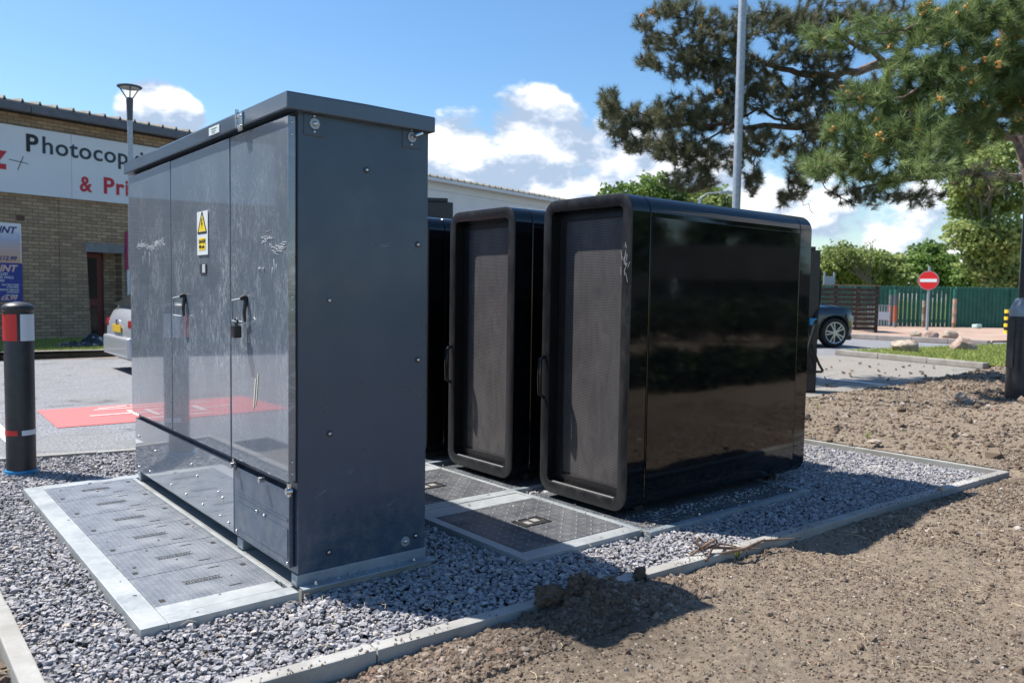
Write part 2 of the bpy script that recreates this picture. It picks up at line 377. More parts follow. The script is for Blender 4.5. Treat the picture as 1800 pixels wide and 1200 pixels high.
def tread(name, pitch, c1, c2, rough=.5, metal=.4, bs=.8):
    """raised tread lozenges in alternating directions"""
    m_ = mat(name, c1, rough, metal); n = NT(m_); x = n.xyz()
    u = n.m('DIVIDE', x[0], pitch); v = n.m('DIVIDE', x[1], pitch)
    par = n.m('MODULO', n.m('ADD', n.m('ADD', n.m('FLOOR', u), n.m('FLOOR', v)), 1000), 2)
    fu = n.m('SUBTRACT', n.m('FRACT', n.m('ADD', u, 1000)), .5); fv = n.m('SUBTRACT', n.m('FRACT', n.m('ADD', v, 1000)), .5)
    a = n.m('ADD', fu, fv); b = n.m('SUBTRACT', fu, fv)
    A = n.m('ADD', n.m('MULTIPLY', a, par), n.m('MULTIPLY', b, n.m('SUBTRACT', 1, par)))
    B = n.m('ADD', n.m('MULTIPLY', b, par), n.m('MULTIPLY', a, n.m('SUBTRACT', 1, par)))
    d = n.m('SQRT', n.m('ADD', n.m('POWER', n.m('MULTIPLY', A, 1.15), 2), n.m('POWER', n.m('MULTIPLY', B, 3.1), 2)))
    h = n.ramp(d, [(.42, 1), (.62, 0)])
    dirt = n.noise(9, 7, .65)
    base = n.ramp(dirt, [(.35, c1), (.7, c2)])
    n.col(n.mix(n.m('MULTIPLY', h, .66), base, tuple(min(1, c*1.9) for c in c2))); n.bump(h, bs, pitch*.16)
    n.rough(n.ramp(dirt, [(.3, rough-.12), (.7, rough+.12)])); return m_
MT['tread'] = tread('tread_plate_steel', .0185, (.155, .172, .198), (.225, .24, .26), .45, .35, 1.0)
MT['treadblk'] = tread('tread_plate_black', .046, (.095, .10, .112), (.16, .162, .165), .38, .25, 1.0)
def concrete(name, c1, c2):
    m_ = mat(name, c1, .85); n = NT(m_); f = n.noise(6, 8, .65); g = n.noise(120, 5, .7)
    st = n.noise(2.2, 5, .6)
    c = n.mix(n.ramp(g, [(.55, 0), (.75, .5)]), n.ramp(f, [(.3, c1), (.7, c2)]), tuple(v*.55 for v in c1))
    n.col(n.mix(n.ramp(st, [(.42, 0), (.68, .6)]), c, (.17, .15, .125))); n.bump(g, .3, .003); return m_
MT['conc'] = concrete('concrete_edging', (.27, .268, .25), (.39, .38, .355)); MT['kerb'] = concrete('concrete_kerb', (.22, .2, .18), (.32, .30, .27))
MT['darkkerb'] = concrete('dark_kerb', (.24, .21, .19), (.33, .29, .27))
def gravelm():
    m_ = mat('slate_chippings', (.2, .2, .22), .75); n = NT(m_); t = n.attr('tone'); g = n.noise(90, 4, .6)
    c = n.ramp(t, [(0, (.17, .165, .17)), (.35, (.235, .228, .236)), (.75, (.30, .290, .297)), (.93, (.39, .375, .375)), (.985, (.42, .35, .28)), (1, (.42, .35, .28))])
    n.col(n.mix(n.ramp(g, [(.4, 0), (.75, .4)]), c, (.42, .41, .45))); n.bump(g, .35, .002); return m_
MT['gravel'] = gravelm()
def soilm():
    m_ = mat('dry_soil', (.2, .15, .11), .95, 0, .15); n = NT(m_)
    a = n.noise(1.6, 5, .6); b = n.noise(42, 9, .72); c_ = n.noise(220, 4, .65); z = n.xyz()[2]
    base = n.ramp(b, [(.30, (.115, .086, .064)), (.5, (.235, .186, .135)), (.72, (.335, .275, .208))])
    base = n.mix(n.ramp(a, [(.38, .0), (.68, .55)]), base, n.ramp(b, [(.3, (.12, .096, .076)), (.7, (.265, .222, .18))]))
    sp = n.vor(75, out='Color'); sep = n.N.new('ShaderNodeSeparateColor'); n.L.new(sp, sep.inputs[0]); dd = n.vor(75)
    peb = n.m('MULTIPLY', n.ramp(sep.outputs[0], [(.90, 0), (.92, 1)]), n.ramp(dd, [(.25, 1), (.4, 0)]))
    vd = n.N.new('ShaderNodeVectorMath'); vd.operation = 'DISTANCE'; n.L.new(n.tc.outputs['Object'], vd.inputs[0]); vd.inputs[1].default_value = (.62, -.76, 0); heap_shade = n.ramp(n.m('ADD', vd.outputs['Value'], n.m('MULTIPLY', n.noise(6, 5, .6), .35)), [(.30, .55), (.62, 0)]); base = n.mix(heap_shade, base, (.05, .038, .03))  # heap darkened by position: mostly cabinet shadow put into the colour, partly damp soil
    n.col(n.mix(peb, base, (.42, .36, .29)))
    h = n.m('ADD', n.m('MULTIPLY', b, .7), n.m('MULTIPLY', c_, .3)); n.bump(h, .9, .022); return m_
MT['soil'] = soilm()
def clodm():
    m_ = mat('soil_clod', (.15, .11, .08), .95, 0, .15); n = NT(m_); t = n.attr('tone'); g = n.noise(150, 5, .7)
    c = n.ramp(t, [(0, (.11, .08, .058)), (.6, (.215, .166, .125)), (.92, (.29, .235, .185)), (.965, (.40, .36, .31)), (.975, (.50, .46, .42)), (1, (.30, .16, .11))])
    vd = n.N.new('ShaderNodeVectorMath'); vd.operation = 'DISTANCE'; n.L.new(n.tc.outputs['Object'], vd.inputs[0]); vd.inputs[1].default_value = (.62, -.76, 0); c = n.mix(n.ramp(n.m('ADD', vd.outputs['Value'], n.m('MULTIPLY', n.noise(6, 5, .6), .35)), [(.30, .6), (.62, 0)]), c, (.05, .038, .03))  # same cabinet shadow darkened into the crumbs around the heap
    n.col(n.mix(n.ramp(g, [(.35, .45), (.6, 0)]), c, (.09, .065, .048))); n.bump(g, .8, .004); return m_
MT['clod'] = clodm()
def asphalt(name, c1, c2, patch):
    m_ = mat(name, c1, .82, 0, .3); n = NT(m_); g = n.noise(60, 6, .8); v = n.vor(110); a = n.noise(.5, 5, .6); b = n.noise(3.5, 5, .6)
    base = n.ramp(g, [(.34, tuple(c*.35 for c in c1)), (.5, c1), (.66, tuple(c*2.3 for c in c2))])
    base = n.mix(n.ramp(a, [(.42, 0), (.62, .6)]), base, patch)
    base = n.mix(n.ramp(b, [(.5, 0), (.8, .35)]), base, tuple(c*.6 for c in c1))
    ln = n.noise(1.1, 3, .5, n.map((.25, 1, 1), rot=(0, 0, R(8)))); base = n.mix(n.m('MULTIPLY', n.ramp(ln, [(.495, 0), (.5, 1), (.505, 0)]), .7), base, (.05, .05, .055))
    n.col(base); n.bump(v, .5, .004); return m_
MT['asphalt'] = asphalt('asphalt', (.165, .17, .185), (.235, .24, .255), (.20, .195, .185))
MT['lot'] = asphalt('worn_car_park', (.20, .185, .165), (.25, .235, .21), (.25, .225, .19))
MT['farpave'] = noisy('reddish_paving', (.30, .19, .13), (.40, .30, .24), 1.2, .85)
def paintm(name, c, wear=.35):
    m_ = mat(name, c, .7); n = NT(m_); g = n.noise(70, 6, .8); h = n.noise(2.5, 5, .6)
    n.col(n.mix(n.ramp(n.m('ADD', n.m('MULTIPLY', g, .7), n.m('MULTIPLY', h, .3)), [(.52, 0), (.68, wear)]), c, (.16, .15, .15))); n.bump(g, .4, .003); return m_
MT['redpaint'] = paintm('red_bay_paint', (.60, .125, .12), .75); MT['whitepaint'] = paintm('white_line_paint', (.72, .70, .66), .6)
def grassm():
    m_ = mat('grass_ground', (.1, .14, .03), .95, 0, .1); n = NT(m_); g = n.noise(14, 8, .75); a = n.noise(1.1, 4, .6)
    c = n.ramp(g, [(.3, (.09, .12, .03)), (.55, (.20, .25, .06)), (.75, (.34, .34, .12))])
    n.col(n.mix(n.ramp(a, [(.5, 0), (.7, .6)]), c, (.25, .21, .13))); n.bump(g, .8, .04); return m_
MT['grass'] = grassm()
def bladem(name, c0, c1, c2, trans=.25):
    m_ = mat(name, c1, .55, 0, .3); n = NT(m_); t = n.attr('tone'); n.col(n.ramp(t, [(0, c0), (.5, c1), (1, c2)]))
    # thin leaves let some light through
    tr = n.N.new('ShaderNodeBsdfTranslucent'); ms = n.N.new('ShaderNodeMixShader'); ms.inputs[0].default_value = trans
    n.L.new(n.ramp(t, [(0, tuple(v*1.3 for v in c0)), (1, tuple(min(1, v*1.5) for v in c2))]), tr.inputs[0])
    o = n.N['Material Output']; n.L.new(n.b.outputs[0], ms.inputs[1]); n.L.new(tr.outputs[0], ms.inputs[2]); n.L.new(ms.outputs[0], o.inputs[0]); return m_
MT['blade'] = bladem('grass_blades', (.12, .17, .03), (.24, .31, .07), (.42, .42, .16))
MT['needle'] = bladem('pine_needles', (.048, .085, .030), (.14, .21, .068), (.33, .41, .16), .22)
MT['needledark'] = bladem('blue_green_needles', (.040, .050, .028), (.10, .115, .062), (.22, .22, .12), .2)
MT['leaf1'] = bladem('spring_leaves', (.12, .165, .045), (.23, .29, .09), (.38, .44, .17), .35)
MT['leaf2'] = bladem('mid_green_leaves', (.055, .10, .02), (.12, .20, .045), (.24, .34, .09), .3)
MT['leaf3'] = bladem('dark_green_leaves', (.02, .05, .012), (.05, .11, .025), (.13, .21, .05), .25)
MT['leaf4'] = bladem('very_dark_leaves', (.008, .018, .006), (.018, .035, .012), (.04, .07, .02), .1)
MT['bark'] = noisy('pine_bark', (.10, .07, .055), (.24, .18, .15), 14, .9, .8, .03)
MT['twig'] = noisy('brown_twig', (.10, .06, .04), (.20, .13, .09), 30, .85)
MT['cone'] = mat('orange_pollen_cone', (.80, .38, .12), .8)
MT['branch'] = noisy('grey_branch', (.08, .065, .05), (.16, .13, .10), 20, .9)
def brickm():
    m_ = mat('buff_brick', (.3, .22, .15), .9); n = NT(m_); x = n.xyz()
    cmb = n.N.new('ShaderNodeCombineXYZ'); n.L.new(x[0], cmb.inputs[0]); n.L.new(x[2], cmb.inputs[1])
    b = n.N.new('ShaderNodeTexBrick'); n.L.new(cmb.outputs[0], b.inputs['Vector']); b.inputs['Scale'].default_value = 1
    b.inputs['Brick Width'].default_value = .19; b.inputs['Row Height'].default_value = .0645; b.inputs['Mortar Size'].default_value = .006
    b.inputs['Mortar Smooth'].default_value = .3; b.inputs['Bias'].default_value = -.1
    b.inputs['Color1'].default_value = (.46, .34, .215, 1); b.inputs['Color2'].default_value = (.25, .175, .115, 1); b.inputs['Mortar'].default_value = (.075, .06, .05, 1)
    a = n.noise(.8, 5, .6); g = n.noise(35, 5, .7)
    c = n.mix(n.ramp(a, [(.4, 0), (.7, .5)]), b.outputs[0], (.22, .165, .12), 'MIX')
    n.col(n.mix(n.ramp(g, [(.4, .3), (.7, 0)]), c, (.12, .09, .07))); n.bump(b.outputs['Fac'], -.5, .008); return m_
MT['brick'] = brickm()
MT['clad'] = noisy('white_cladding', (.60, .60, .62), (.66, .66, .68), 1.5, .6)
MT['roof'] = noisy('grey_roof_sheet', (.22, .21, .18), (.34, .31, .26), 5, .85)
MT['gutter'] = noisy('dark_grey_gutter', (.075, .08, .10), (.11, .115, .14), 6, .4)
MT['signwhite'] = noisy('sign_board_white', (.56, .61, .67), (.60, .65, .70), 1.5, .45)
MT['ink'] = mat('dark_teal_lettering', (.015, .03, .045), .5); MT['inkblack'] = mat('black_lettering', (.006, .007, .01), .5)
MT['signred'] = mat('red_lettering', (.42, .015, .03), .5)
MT['doorred'] = noisy('dark_red_door', (.10, .008, .012), (.14, .012, .016), 8, .4); MT['doorglass'] = mat('dark_door_panel', (.012, .012, .014), .15)
MT['lintel'] = noisy('grey_lintel', (.14, .15, .16), (.20, .21, .22), 9, .7)
MT['posterblue'] = noisy('poster_blue', (.012, .03, .22), (.015, .045, .30), 3, .35)
def posterm():
    m_ = mat('poster_photo', (.6, .5, .45), .35); n = NT(m_); x = n.xyz(); f = n.noise(7, 5, .6)
    z = n.m('ADD', n.m('SUBTRACT', x[2], 1.45), n.m('MULTIPLY', n.m('SUBTRACT', f, .5), .25))
    n.col(n.ramp(z, [(0, (.60, .36, .24)), (.25, (.52, .38, .36)), (.45, (.38, .44, .60)), (.66, (.66, .68, .74))])); return m_
MT['poster'] = posterm()
MT['white'] = mat('white_print', (.72, .72, .72), .5); MT['navy'] = mat('navy_print', (.012, .02, .16), .5); MT['peach'] = mat('peach_print', (.75, .48, .36), .5)
MT['magenta'] = mat('magenta_sign', (.36, .012, .11), .4)
MT['yellow'] = mat('warning_yellow', (.80, .58, .03), .45); MT['label'] = mat('label_white', (.68, .70, .70), .4)
MT['silver'] = mat('silver_car_paint', (.50, .52, .55), .3, .35, coat=.6, coat_r=.03)
MT['darkcar'] = mat('dark_blue_car_paint', (.010, .014, .022), .25, .2, coat=1, coat_r=.02)
MT['glass'] = mat('car_glass', (.012, .016, .018), .04, 0, .8); MT['redlens'] = mat('red_lens', (.45, .01, .012), .12, coat=1); MT['clearlens'] = mat('clear_lens', (.6, .64, .68), .08, .3, coat=1)
MT['alloy'] = noisy('alloy', (.55, .56, .58), (.62, .63, .65), 8, .25, metal=.8); MT['plate'] = mat('number_plate_yellow', (.62, .40, .04), .4)
MT['bollardblk'] = noisy('bollard_black', (.018, .018, .021), (.035, .034, .037), 9, .42); MT['refred'] = mat('reflective_red', (.62, .02, .02), .35); MT['refwhite'] = mat('reflective_white', (.62, .66, .72), .35)
MT['blueplastic'] = mat('blue_plastic_sheet', (.02, .22, .45), .35)
MT['fence'] = noisy('green_fence_paint', (.012, .10, .075), (.02, .14, .105), 3, .5); MT['fencepale'] = MT['fence']
MT['wood'] = noisy('dark_slat_wood', (.035, .026, .02), (.075, .055, .04), 9, .8)
MT['woodtop'] = noisy('weathered_wood', (.16, .11, .07), (.24, .17, .11), 9, .8)
MT['rock'] = noisy('boulder_stone', (.22, .175, .13), (.44, .37, .30), 7, .9, .8, .04); MT['rock2'] = noisy('red_boulder_stone', (.26, .17, .13), (.42, .32, .27), 7, .9, .8, .04)
MT['orange'] = noisy('orange_post', (.36, .07, .03), (.42, .13, .07), 9, .6); MT['fadedred'] = noisy('faded_red', (.42, .12, .10), (.48, .24, .22), 9, .6); MT['fadedpeach'] = noisy('faded_peach', (.45, .20, .12), (.50, .36, .28), 9, .6); MT['columnblk'] = noisy('column_black_paint', (.012, .013, .018), (.028, .03, .036), 12, .35, coat=.3)
MT['tarp'] = noisy('black_plastic_sheet', (.012, .013, .016), (.42, .43, .45), 9, .22, lo=.56, hi=.62, detail=3)  # pale patches stand for glints on the sheet, put into its colour
MT['straw'] = noisy('dry_straw', (.42, .33, .2), (.58, .47, .3), 30, .8)
MT['darkbld'] = noisy('dark_wall', (.03, .03, .035), (.06, .06, .065), 2, .7); MT['darkroof'] = noisy('dark_roof', (.025, .026, .03), (.05, .05, .055), 2, .6)
# ------------------------------------------------------------------ text
def text(s, size, M, mt, name='lettering', parent=None, ext=.002, bold=0, shear=0, sx=1., space=1.):
    c = bpy.data.curves.new('t', 'FONT'); c.body = s; c.size = size; c.extrude = ext; c.offset = bold; c.shear = shear; c.space_character = space; c.resolution_u = 4
    o = bpy.data.objects.new('t', c); col.objects.link(o); bpy.context.view_layer.update()
    me = bpy.data.meshes.new_from_object(o); bpy.data.objects.remove(o); bpy.data.curves.remove(c)
    me.transform(M @ Matrix.Diagonal((sx, 1, 1, 1))); me.materials.clear(); me.materials.append(mt); me.name = name
    return link(name, me, parent)
# ================================================================== SETTING
def ground_sheet():
    mb = MB().use(MT['grass']); mb.poly([(-600, -600, -.16), (900, -600, -.16), (900, 900, -.16), (-600, 900, -.16)])
    o = mb.build('ground', None); tag(o, kind='structure')
ground_sheet()
GV = [(-.80, -.487), (4.10, -.707), (4.15, 2.10), (-.80, 3.08)]     # gravel bed outline
def road_():
    mb = MB().use(MT['asphalt']); mb.poly([(-40, -30, -.035), (-1.2, -30, -.035), (-1.2, 3.0, -.035), (4.2, 2.1, -.035), (4.2, 2.0, -.035), (30, 2.0, -.035), (36, 12, -.035), (36, 40, -.035), (-40, 40, -.035)])
    o = mb.build('road', None); tag(o, kind='structure')
road_()
def sheet(name, pts, z, mt, kind='structure', **k):
    mb = MB().use(mt); mb.poly([(p[0], p[1], z) for p in pts]); o = mb.build(name, None); return tag(o, kind=kind, **k)
# worn lighter tarmac by the chargers on the right
pl = [gnd(1380, 690), gnd(1700, 690), gnd(1740, 642), gnd(1700, 637), gnd(1500, 622), gnd(1380, 618)]
sheet('car_park', [(4.3, 2.0), (13.4, 2.0), (13.6, 3.2), (12.9, 5.2), (9.5, 9.0), (4.3, 6)], -.031, MT['lot'])
def strip(name, a, b, w, h, z0, mt, bev=.008, cuts=0, **k):
    """a run of kerb from a to b as separate stones in one object"""
    a = np.array(a, float); b = np.array(b, float); L = np.linalg.norm(b-a); d = (b-a)/L; n = np.array([-d[1], d[0]])
    mb = MB().use(mt); N = max(1, int(round(L/cuts))) if cuts else 1
    ang = math.atan2(d[1], d[0])
    for i in range(N):
        s0 = L*i/N+.002; s1 = L*(i+1)/N-.002; M = Matrix.Translation((a[0], a[1], z0)) @ Matrix.Rotation(ang+random.uniform(-.002, .002), 4, 'Z') @ Matrix.Translation((0, random.uniform(-.003, .003), random.uniform(-.003, .003)))
        mb.box((s0, 0, 0), (s1, w, h), bev, M)
    o = mb.build(name, None); return tag(o, kind='structure', **k)
E_ = lambda p: (p[0], p[1])
strip('edging_kerb', (-.87, -.547), (4.2, -.777), .055, .15, -.15, MT['conc'], .006, .92)
strip('edging_kerb', (-.80, -.47), (-.80, 3.1), .055, .15, -.15, MT['conc'], .006, .92)
strip('edging_kerb', (-.85, 3.085), (4.2, 2.09), .055, .13, -.13, MT['conc'], .006, .92)
strip('edging_kerb', (4.25, -.76), (4.25, 2.1), .05, .14, -.145, MT['conc'], .006, .92)
# gravel
sheet('gravel_base', GV, -.050, MT['dark'])
def inpoly(P, poly):
    x, y = P[:, 0], P[:, 1]; r = np.zeros(len(P), bool); n = len(poly)
    for i in range(n):
        x0, y0 = poly[i]; x1, y1 = poly[(i+1) % n]
        c = ((y0 > y) != (y1 > y)) & (x < (x1-x0)*(y-y0)/(y1-y0+1e-12)+x0); r ^= c
    return r
RECTS = [(-.525, .0, -.056, 2.1), (-.01, .53, -.03, 2.1), (.81, 1.55, -.255, 2.4), (1.4, 2.82, -.30, .5), (1.5, 3.0, .7, 2.2)]
def gravel():
    n = 165000; P = np.stack([rng.uniform(-.80, 4.15, n), rng.uniform(-.71, 3.1, n), np.zeros(n)], -1)
    keep = inpoly(P, GV)
    for (a, b, c, d) in RECTS: keep &= ~((P[:, 0] > a) & (P[:, 0] < b) & (P[:, 1] > c) & (P[:, 1] < d))
    # sparse where the camera cannot see between the units
    keep &= ~((P[:, 0] > .56) & (P[:, 0] < 4.1) & (P[:, 1] > .62) & (P[:, 1] < 1.9) & (rng.random(n) < .6) & (P[:, 0] < 3))
    P = P[keep]; n = len(P)
    bed = fbm(P[:, 0]*3, P[:, 1]*3, 3, 11)*.008
    P[:, 2] = -.022+bed*.7+rng.uniform(-.012, .008, n)
    size = rng.lognormal(math.log(.0084), .34, n).clip(.004, .017)
    ex = []
    for (cnt, xa, xb, ya, yb, z) in [(26, -.52, -.01, -.05, 2.05, .008), (46, .82, 1.48, -.25, 2.0, .006), (260, 1.6, 2.75, -.20, -.09, .004), (60, 1.5, 2.75, -.30, -.12, .004), (50, 1.45, 1.56, -.25, 2.1, .004), (40, -.8, 4.1, -.50, -.49, .004), (26, 0, .53, -.045, -.005, .010)]:
        q = np.stack([rng.uniform(xa, xb, cnt), rng.uniform(ya, yb, cnt), np.full(cnt, z)], -1)
        if ya == -.50: q[:, 1] = -.51-.0454*(q[:, 0]+.87)+rng.uniform(-.02, .02, cnt)
        ex.append(q)
    ex = np.concatenate(ex); P = np.concatenate([P, ex]); size = np.concatenate([size, rng.uniform(.0025, .008, len(ex))])
    V, Fc, t = chips(P, size, (.8, .42), .34, .42)
    o = link('gravel', np_mesh('gravel', V, Fc, MT['gravel'], {'tone': t})); tag(o, kind='stuff')
gravel()
# soil -------------------------------------------------------------
def soil_edge(x):     # the soil stops here (max y) for a given x
    e = np.where(x < 4.21, -.58-.0453*(x-.0)+.0, 2.35)
    far = np.interp(x, [4.2, 6, 7.4, 8.6, 10, 12, 13.4, 16, 19], [2.2, 2.3, 2.12, 2.05, 2.2, 2.35, 2.45, 1.2, -2])
    return np.where(x < 4.225, -.553-.0454*(x+.87), far)
def soil_h(x, y):
    ed = soil_edge(x); near = x < 4.225
    d = ed-y
    h = -.045+.035*fbm(x*.9, y*.9, 4, 3)+.018*fbm(x*5, y*5, 4, 31)+.011*fbm(x*22, y*22, 4, 37)
    h += np.clip((x-2.2)*.022, 0, .055)+np.clip(d-.2, 0, 2.5)*.012
    # loose heap against the edging
    h += .05*np.exp(-((x-.74)/.22)**2-((y+.70)/.09)**2)+.022*np.exp(-((x-.35)/.3)**2-((y+.76)/.10)**2)+.03*np.exp(-((x-1.0)/.22)**2-((y+.74)/.10)**2)
    h += .10*np.exp(-((x-6.9)/.6)**2-((y+.2)/.5)**2)
    # bank along the far side
    h += np.where(near, 0, .05*np.exp(-((y-(ed-.55))/.4)**2)*np.clip((x-6.5)/2.5, 0, 1))
    h = np.where(near, np.minimum(h, -.034+.16*np.clip(d, 0, 1)+.022*np.exp(-((x-.76)/.20)**2)), h-np.clip(.35-d, 0, .6)*.45)
    h += np.where(near & (x > -.8), (.060*np.exp(-((x-.70)/.085)**2)+.026*np.exp(-((x-.84)/.16)**2))*np.exp(-(np.clip(d-.03, 0, 9)/.085)**2)*(1+.9*fbm(x*24, y*24, 3, 91)+.7*fbm(x*9, y*9, 3, 92)), 0)
    g4 = np.exp(-np.clip(x-4.22, 0, 9)/.2); h = np.where(~near & (y > -.8), h*(1-g4)+(.002)*g4, h)
    return h
def grid_lines(segs):
    out = []
    for a, b, s in segs: out.append(np.arange(a, b, s))
    return np.concatenate(out)
def soil():
    xs = grid_lines([(-14, -2, .5), (-2, -.9, .05), (-.9, 2.2, .011), (2.2, 4.2, .016), (4.2, 9, .028), (9, 14, .05), (14, 19, .2)])
    ys = grid_lines([(-16, -3, .4), (-3, -2.2, .06), (-2.2, -.45, .011), (-.45, 2.6, .026)])
    X, Y = np.meshgrid(xs, ys, indexing='ij'); Z = soil_h(X, Y)
    left = X < -.86; lx = left & (Y > -.56)
    okf = (Y < soil_edge(X)+.02) | (left & (Y < 3.05) & (X > -1.6))
    Z = np.where(lx, -.05+.02*fbm(X*6, Y*6, 4, 5), Z); Z = np.where(left & (X < -1.2) & (Y > -.6), Z-.1, Z)
    nx, ny = X.shape; idx = np.arange(nx*ny).reshape(nx, ny)
    q = np.stack([idx[:-1, :-1], idx[1:, :-1], idx[1:, 1:], idx[:-1, 1:]], -1); k = okf[:-1, :-1] & okf[1:, 1:]
    # no soil quads cross the gravel bed
    q = q[k]; V = np.stack([X, Y, Z], -1).reshape(-1, 3)
    used = np.unique(q); rm = np.full(len(V), -1); rm[used] = np.arange(len(used))
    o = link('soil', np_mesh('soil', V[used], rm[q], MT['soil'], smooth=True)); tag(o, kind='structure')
soil()
def clods():
    def region(n, x0, x1, y0, y1, s, sg, lo, hi, dens=None):
        P = np.stack([rng.uniform(x0, x1, n), rng.uniform(y0, y1, n), np.zeros(n)], -1)
        k = (P[:, 1] < soil_edge(P[:, 0])-.006)
        w = fbm(P[:, 0]*2.3, P[:, 1]*2.3, 4, 77); k &= (w > rng.uniform(-.9, .25, n)) if dens is None else True
        P = P[k]; P[:, 2] = soil_h(P[:, 0], P[:, 1]); sz = rng.lognormal(math.log(s), sg, len(P)).clip(lo, hi); P[:, 2] += sz*.15
        return P, sz
    A = [region(52000, -.6, 2.6, -2.2, -.58, .0028, .45, .0014, .010), region(700, -.6, 3.4, -2.2, -.6, .008, .35, .005, .018),
         region(30000, 2.4, 5.2, -2.3, -.6, .005, .4, .002, .016), region(22000, 4.23, 9.5, -1.9, 2.1, .008, .45, .003, .03), region(4000, 8, 14, -1.5, 2.4, .014, .5, .006, .05),
         region(260, 4.23, 9.5, -1.5, 2.1, .028, .35, .015, .06),
         region(26000, -.1, 1.25, -.86, -.585, .0046, .5, .002, .014, 1), region(160, .1, 1.1, -.72, -.59, .012, .35, .007, .024, 1)]
    # left of the edging
    n = 4000; P = np.stack([rng.uniform(-1.15, -.87, n), rng.uniform(-.45, 1.2, n), np.full(n, -.045)], -1); A.append((P, rng.lognormal(math.log(.006), .5, n).clip(.002, .022)))
    n = 420; x_ = rng.uniform(-.6, 4.1, n); P = np.stack([x_, -.553-.0454*(x_+.87)+rng.exponential(.016, n), np.full(n, .003)], -1); k_ = (fbm(x_*2, x_*0, 3, 5) > -.15) & (P[:, 1] < -.50-.0454*(x_+.87)); A.append((P[k_], rng.uniform(.001, .004, k_.sum())))
    P = np.concatenate([a[0] for a in A]); sz = np.concatenate([a[1] for a in A])
    V, Fc, t = stones(P, sz, (.9, .8), .30, 1.2)
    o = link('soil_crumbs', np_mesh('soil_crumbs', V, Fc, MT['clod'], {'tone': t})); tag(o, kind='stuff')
clods()
# straws, roots, tiny weeds on the soil
def straws():
    mb = MB().use(MT['straw'])
    for i in range(420):
        if i >= 230: x = random.uniform(-.78, 3.8); y = random.uniform(-.45, 2.6) if x < -.5 else (random.uniform(-.47, -.08) if x > .6 else random.uniform(-.47, -.06)); z = .002; a = random.uniform(0, 6.28); L = random.uniform(.015, .05); mb.tube([(x, y, z), (x+math.cos(a)*L*.5, y+math.sin(a)*L*.5, z+.006), (x+math.cos(a+.4)*L, y+math.sin(a+.4)*L, z)], [.0008]*3, 4); continue
        if i < 120: x = random.uniform(-.4, 3.2); y = random.uniform(-2, -.62)
        elif i < 200: x = random.uniform(4.4, 9); y = random.uniform(-1, 1.9)
        else: x = random.uniform(-1.1, -.9); y = random.uniform(-.4, .8)
        if y > soil_edge(np.array([x]))[0] and x > -.88: continue
        z = float(soil_h(np.array([x]), np.array([y]))[0])+.006 if x > -.88 else -.03
        a = random.uniform(0, 6.28); L = random.uniform(.02, .07)*(1 if i < 120 else 1.8); p = [(x+math.cos(a+k*.25)*L*k/3, y+math.sin(a+k*.25)*L*k/3, z+random.uniform(0, .006)) for k in range(4)]
        mb.tube(p, [random.uniform(.0006, .0013)*(1 if i < 120 else 2)]*4, 4)
    o = mb.build('dry_straw', None); tag(o, kind='stuff')
straws()
def weed(x, y, s, label, grp=None, mt='blade'):
    z = float(soil_h(np.array([x]), np.array([y]))[0]); V = []; Fc = []; T = []
    for i in range(9):
        a = random.uniform(0, 6.28); l = s*random.uniform(.5, 1.1); lean = random.uniform(.1, .8); w = s*.05
        d = np.array([math.cos(a), math.sin(a), 0]); n = np.array([-d[1], d[0], 0]); b = np.array([x, y, z])+d*s*.05; k = len(V)
        V += [b-n*w, b+n*w, b+d*l*lean*.5+np.array([0, 0, l*.6])+n*w*.7, b+d*l*lean*.5+np.array([0, 0, l*.6])-n*w*.7, b+d*l*lean+np.array([0, 0, l])]
        Fc += [(k, k+1, k+2), (k, k+2, k+3), (k+3, k+2, k+4)]; T += [random.random()]*5
    o = link('grass_tuft', np_mesh('grass_tuft', V, Fc, MT[mt], {'tone': T})); tag(o, label, 'grass tuft', grp)
g_ = gnd(1268, 952); weed(1.60, -.66, .085, 'tall single green grass shoot beside the dried roots at the concrete edging', None)
for (px, py, s, l) in [(1297, 1068, .02, 'tiny green weed in the open soil right of the dark shadow tip'), (897, 1105, .02, 'tiny green weed at the lower edge of the cabinet shadow'),
                       (1437, 716, .06, 'small green weed on the soil just right of the black unit'), (1525, 768, .06, 'small green weed on the soil bank above the gravel corner'),
                       (1665, 787, .04, 'faint green weed on the soil right of the gravel bed')]:
    p = gnd(px, py, -.02 if px < 1300 and py > 900 else .03); weed(p[0], p[1], s, l)
def root():
    t = thing('dried_root', 'brown dried root clump lying over the concrete edging near the grass shoot', 'root', (1.50, -.63, 0)); mb = MB().use(MT['twig'])
    for (a, b, c, d) in [((1.38, -.60, .0), (1.46, -.62, .035), (1.50, -.63, .05), (1.52, -.63, .02)), ((1.40, -.66, -.01), (1.48, -.63, .02), (1.58, -.68, .012), (1.68, -.72, .0)),
                         ((1.44, -.60, .01), (1.50, -.64, .03), (1.55, -.62, .02), (1.60, -.66, .01)), ((1.5, -.66, .0), (1.6, -.7, .01), (1.75, -.68, .01), (1.95, -.74, .0)), ((1.42, -.63, .02), (1.41, -.60, .05), (1.45, -.585, .055), (1.47, -.6, .03))]:
        mb.tube([a, b, c, d], [.005, .007, .005, .002], 6)
    mb.build('root_strands', None, t)
root()
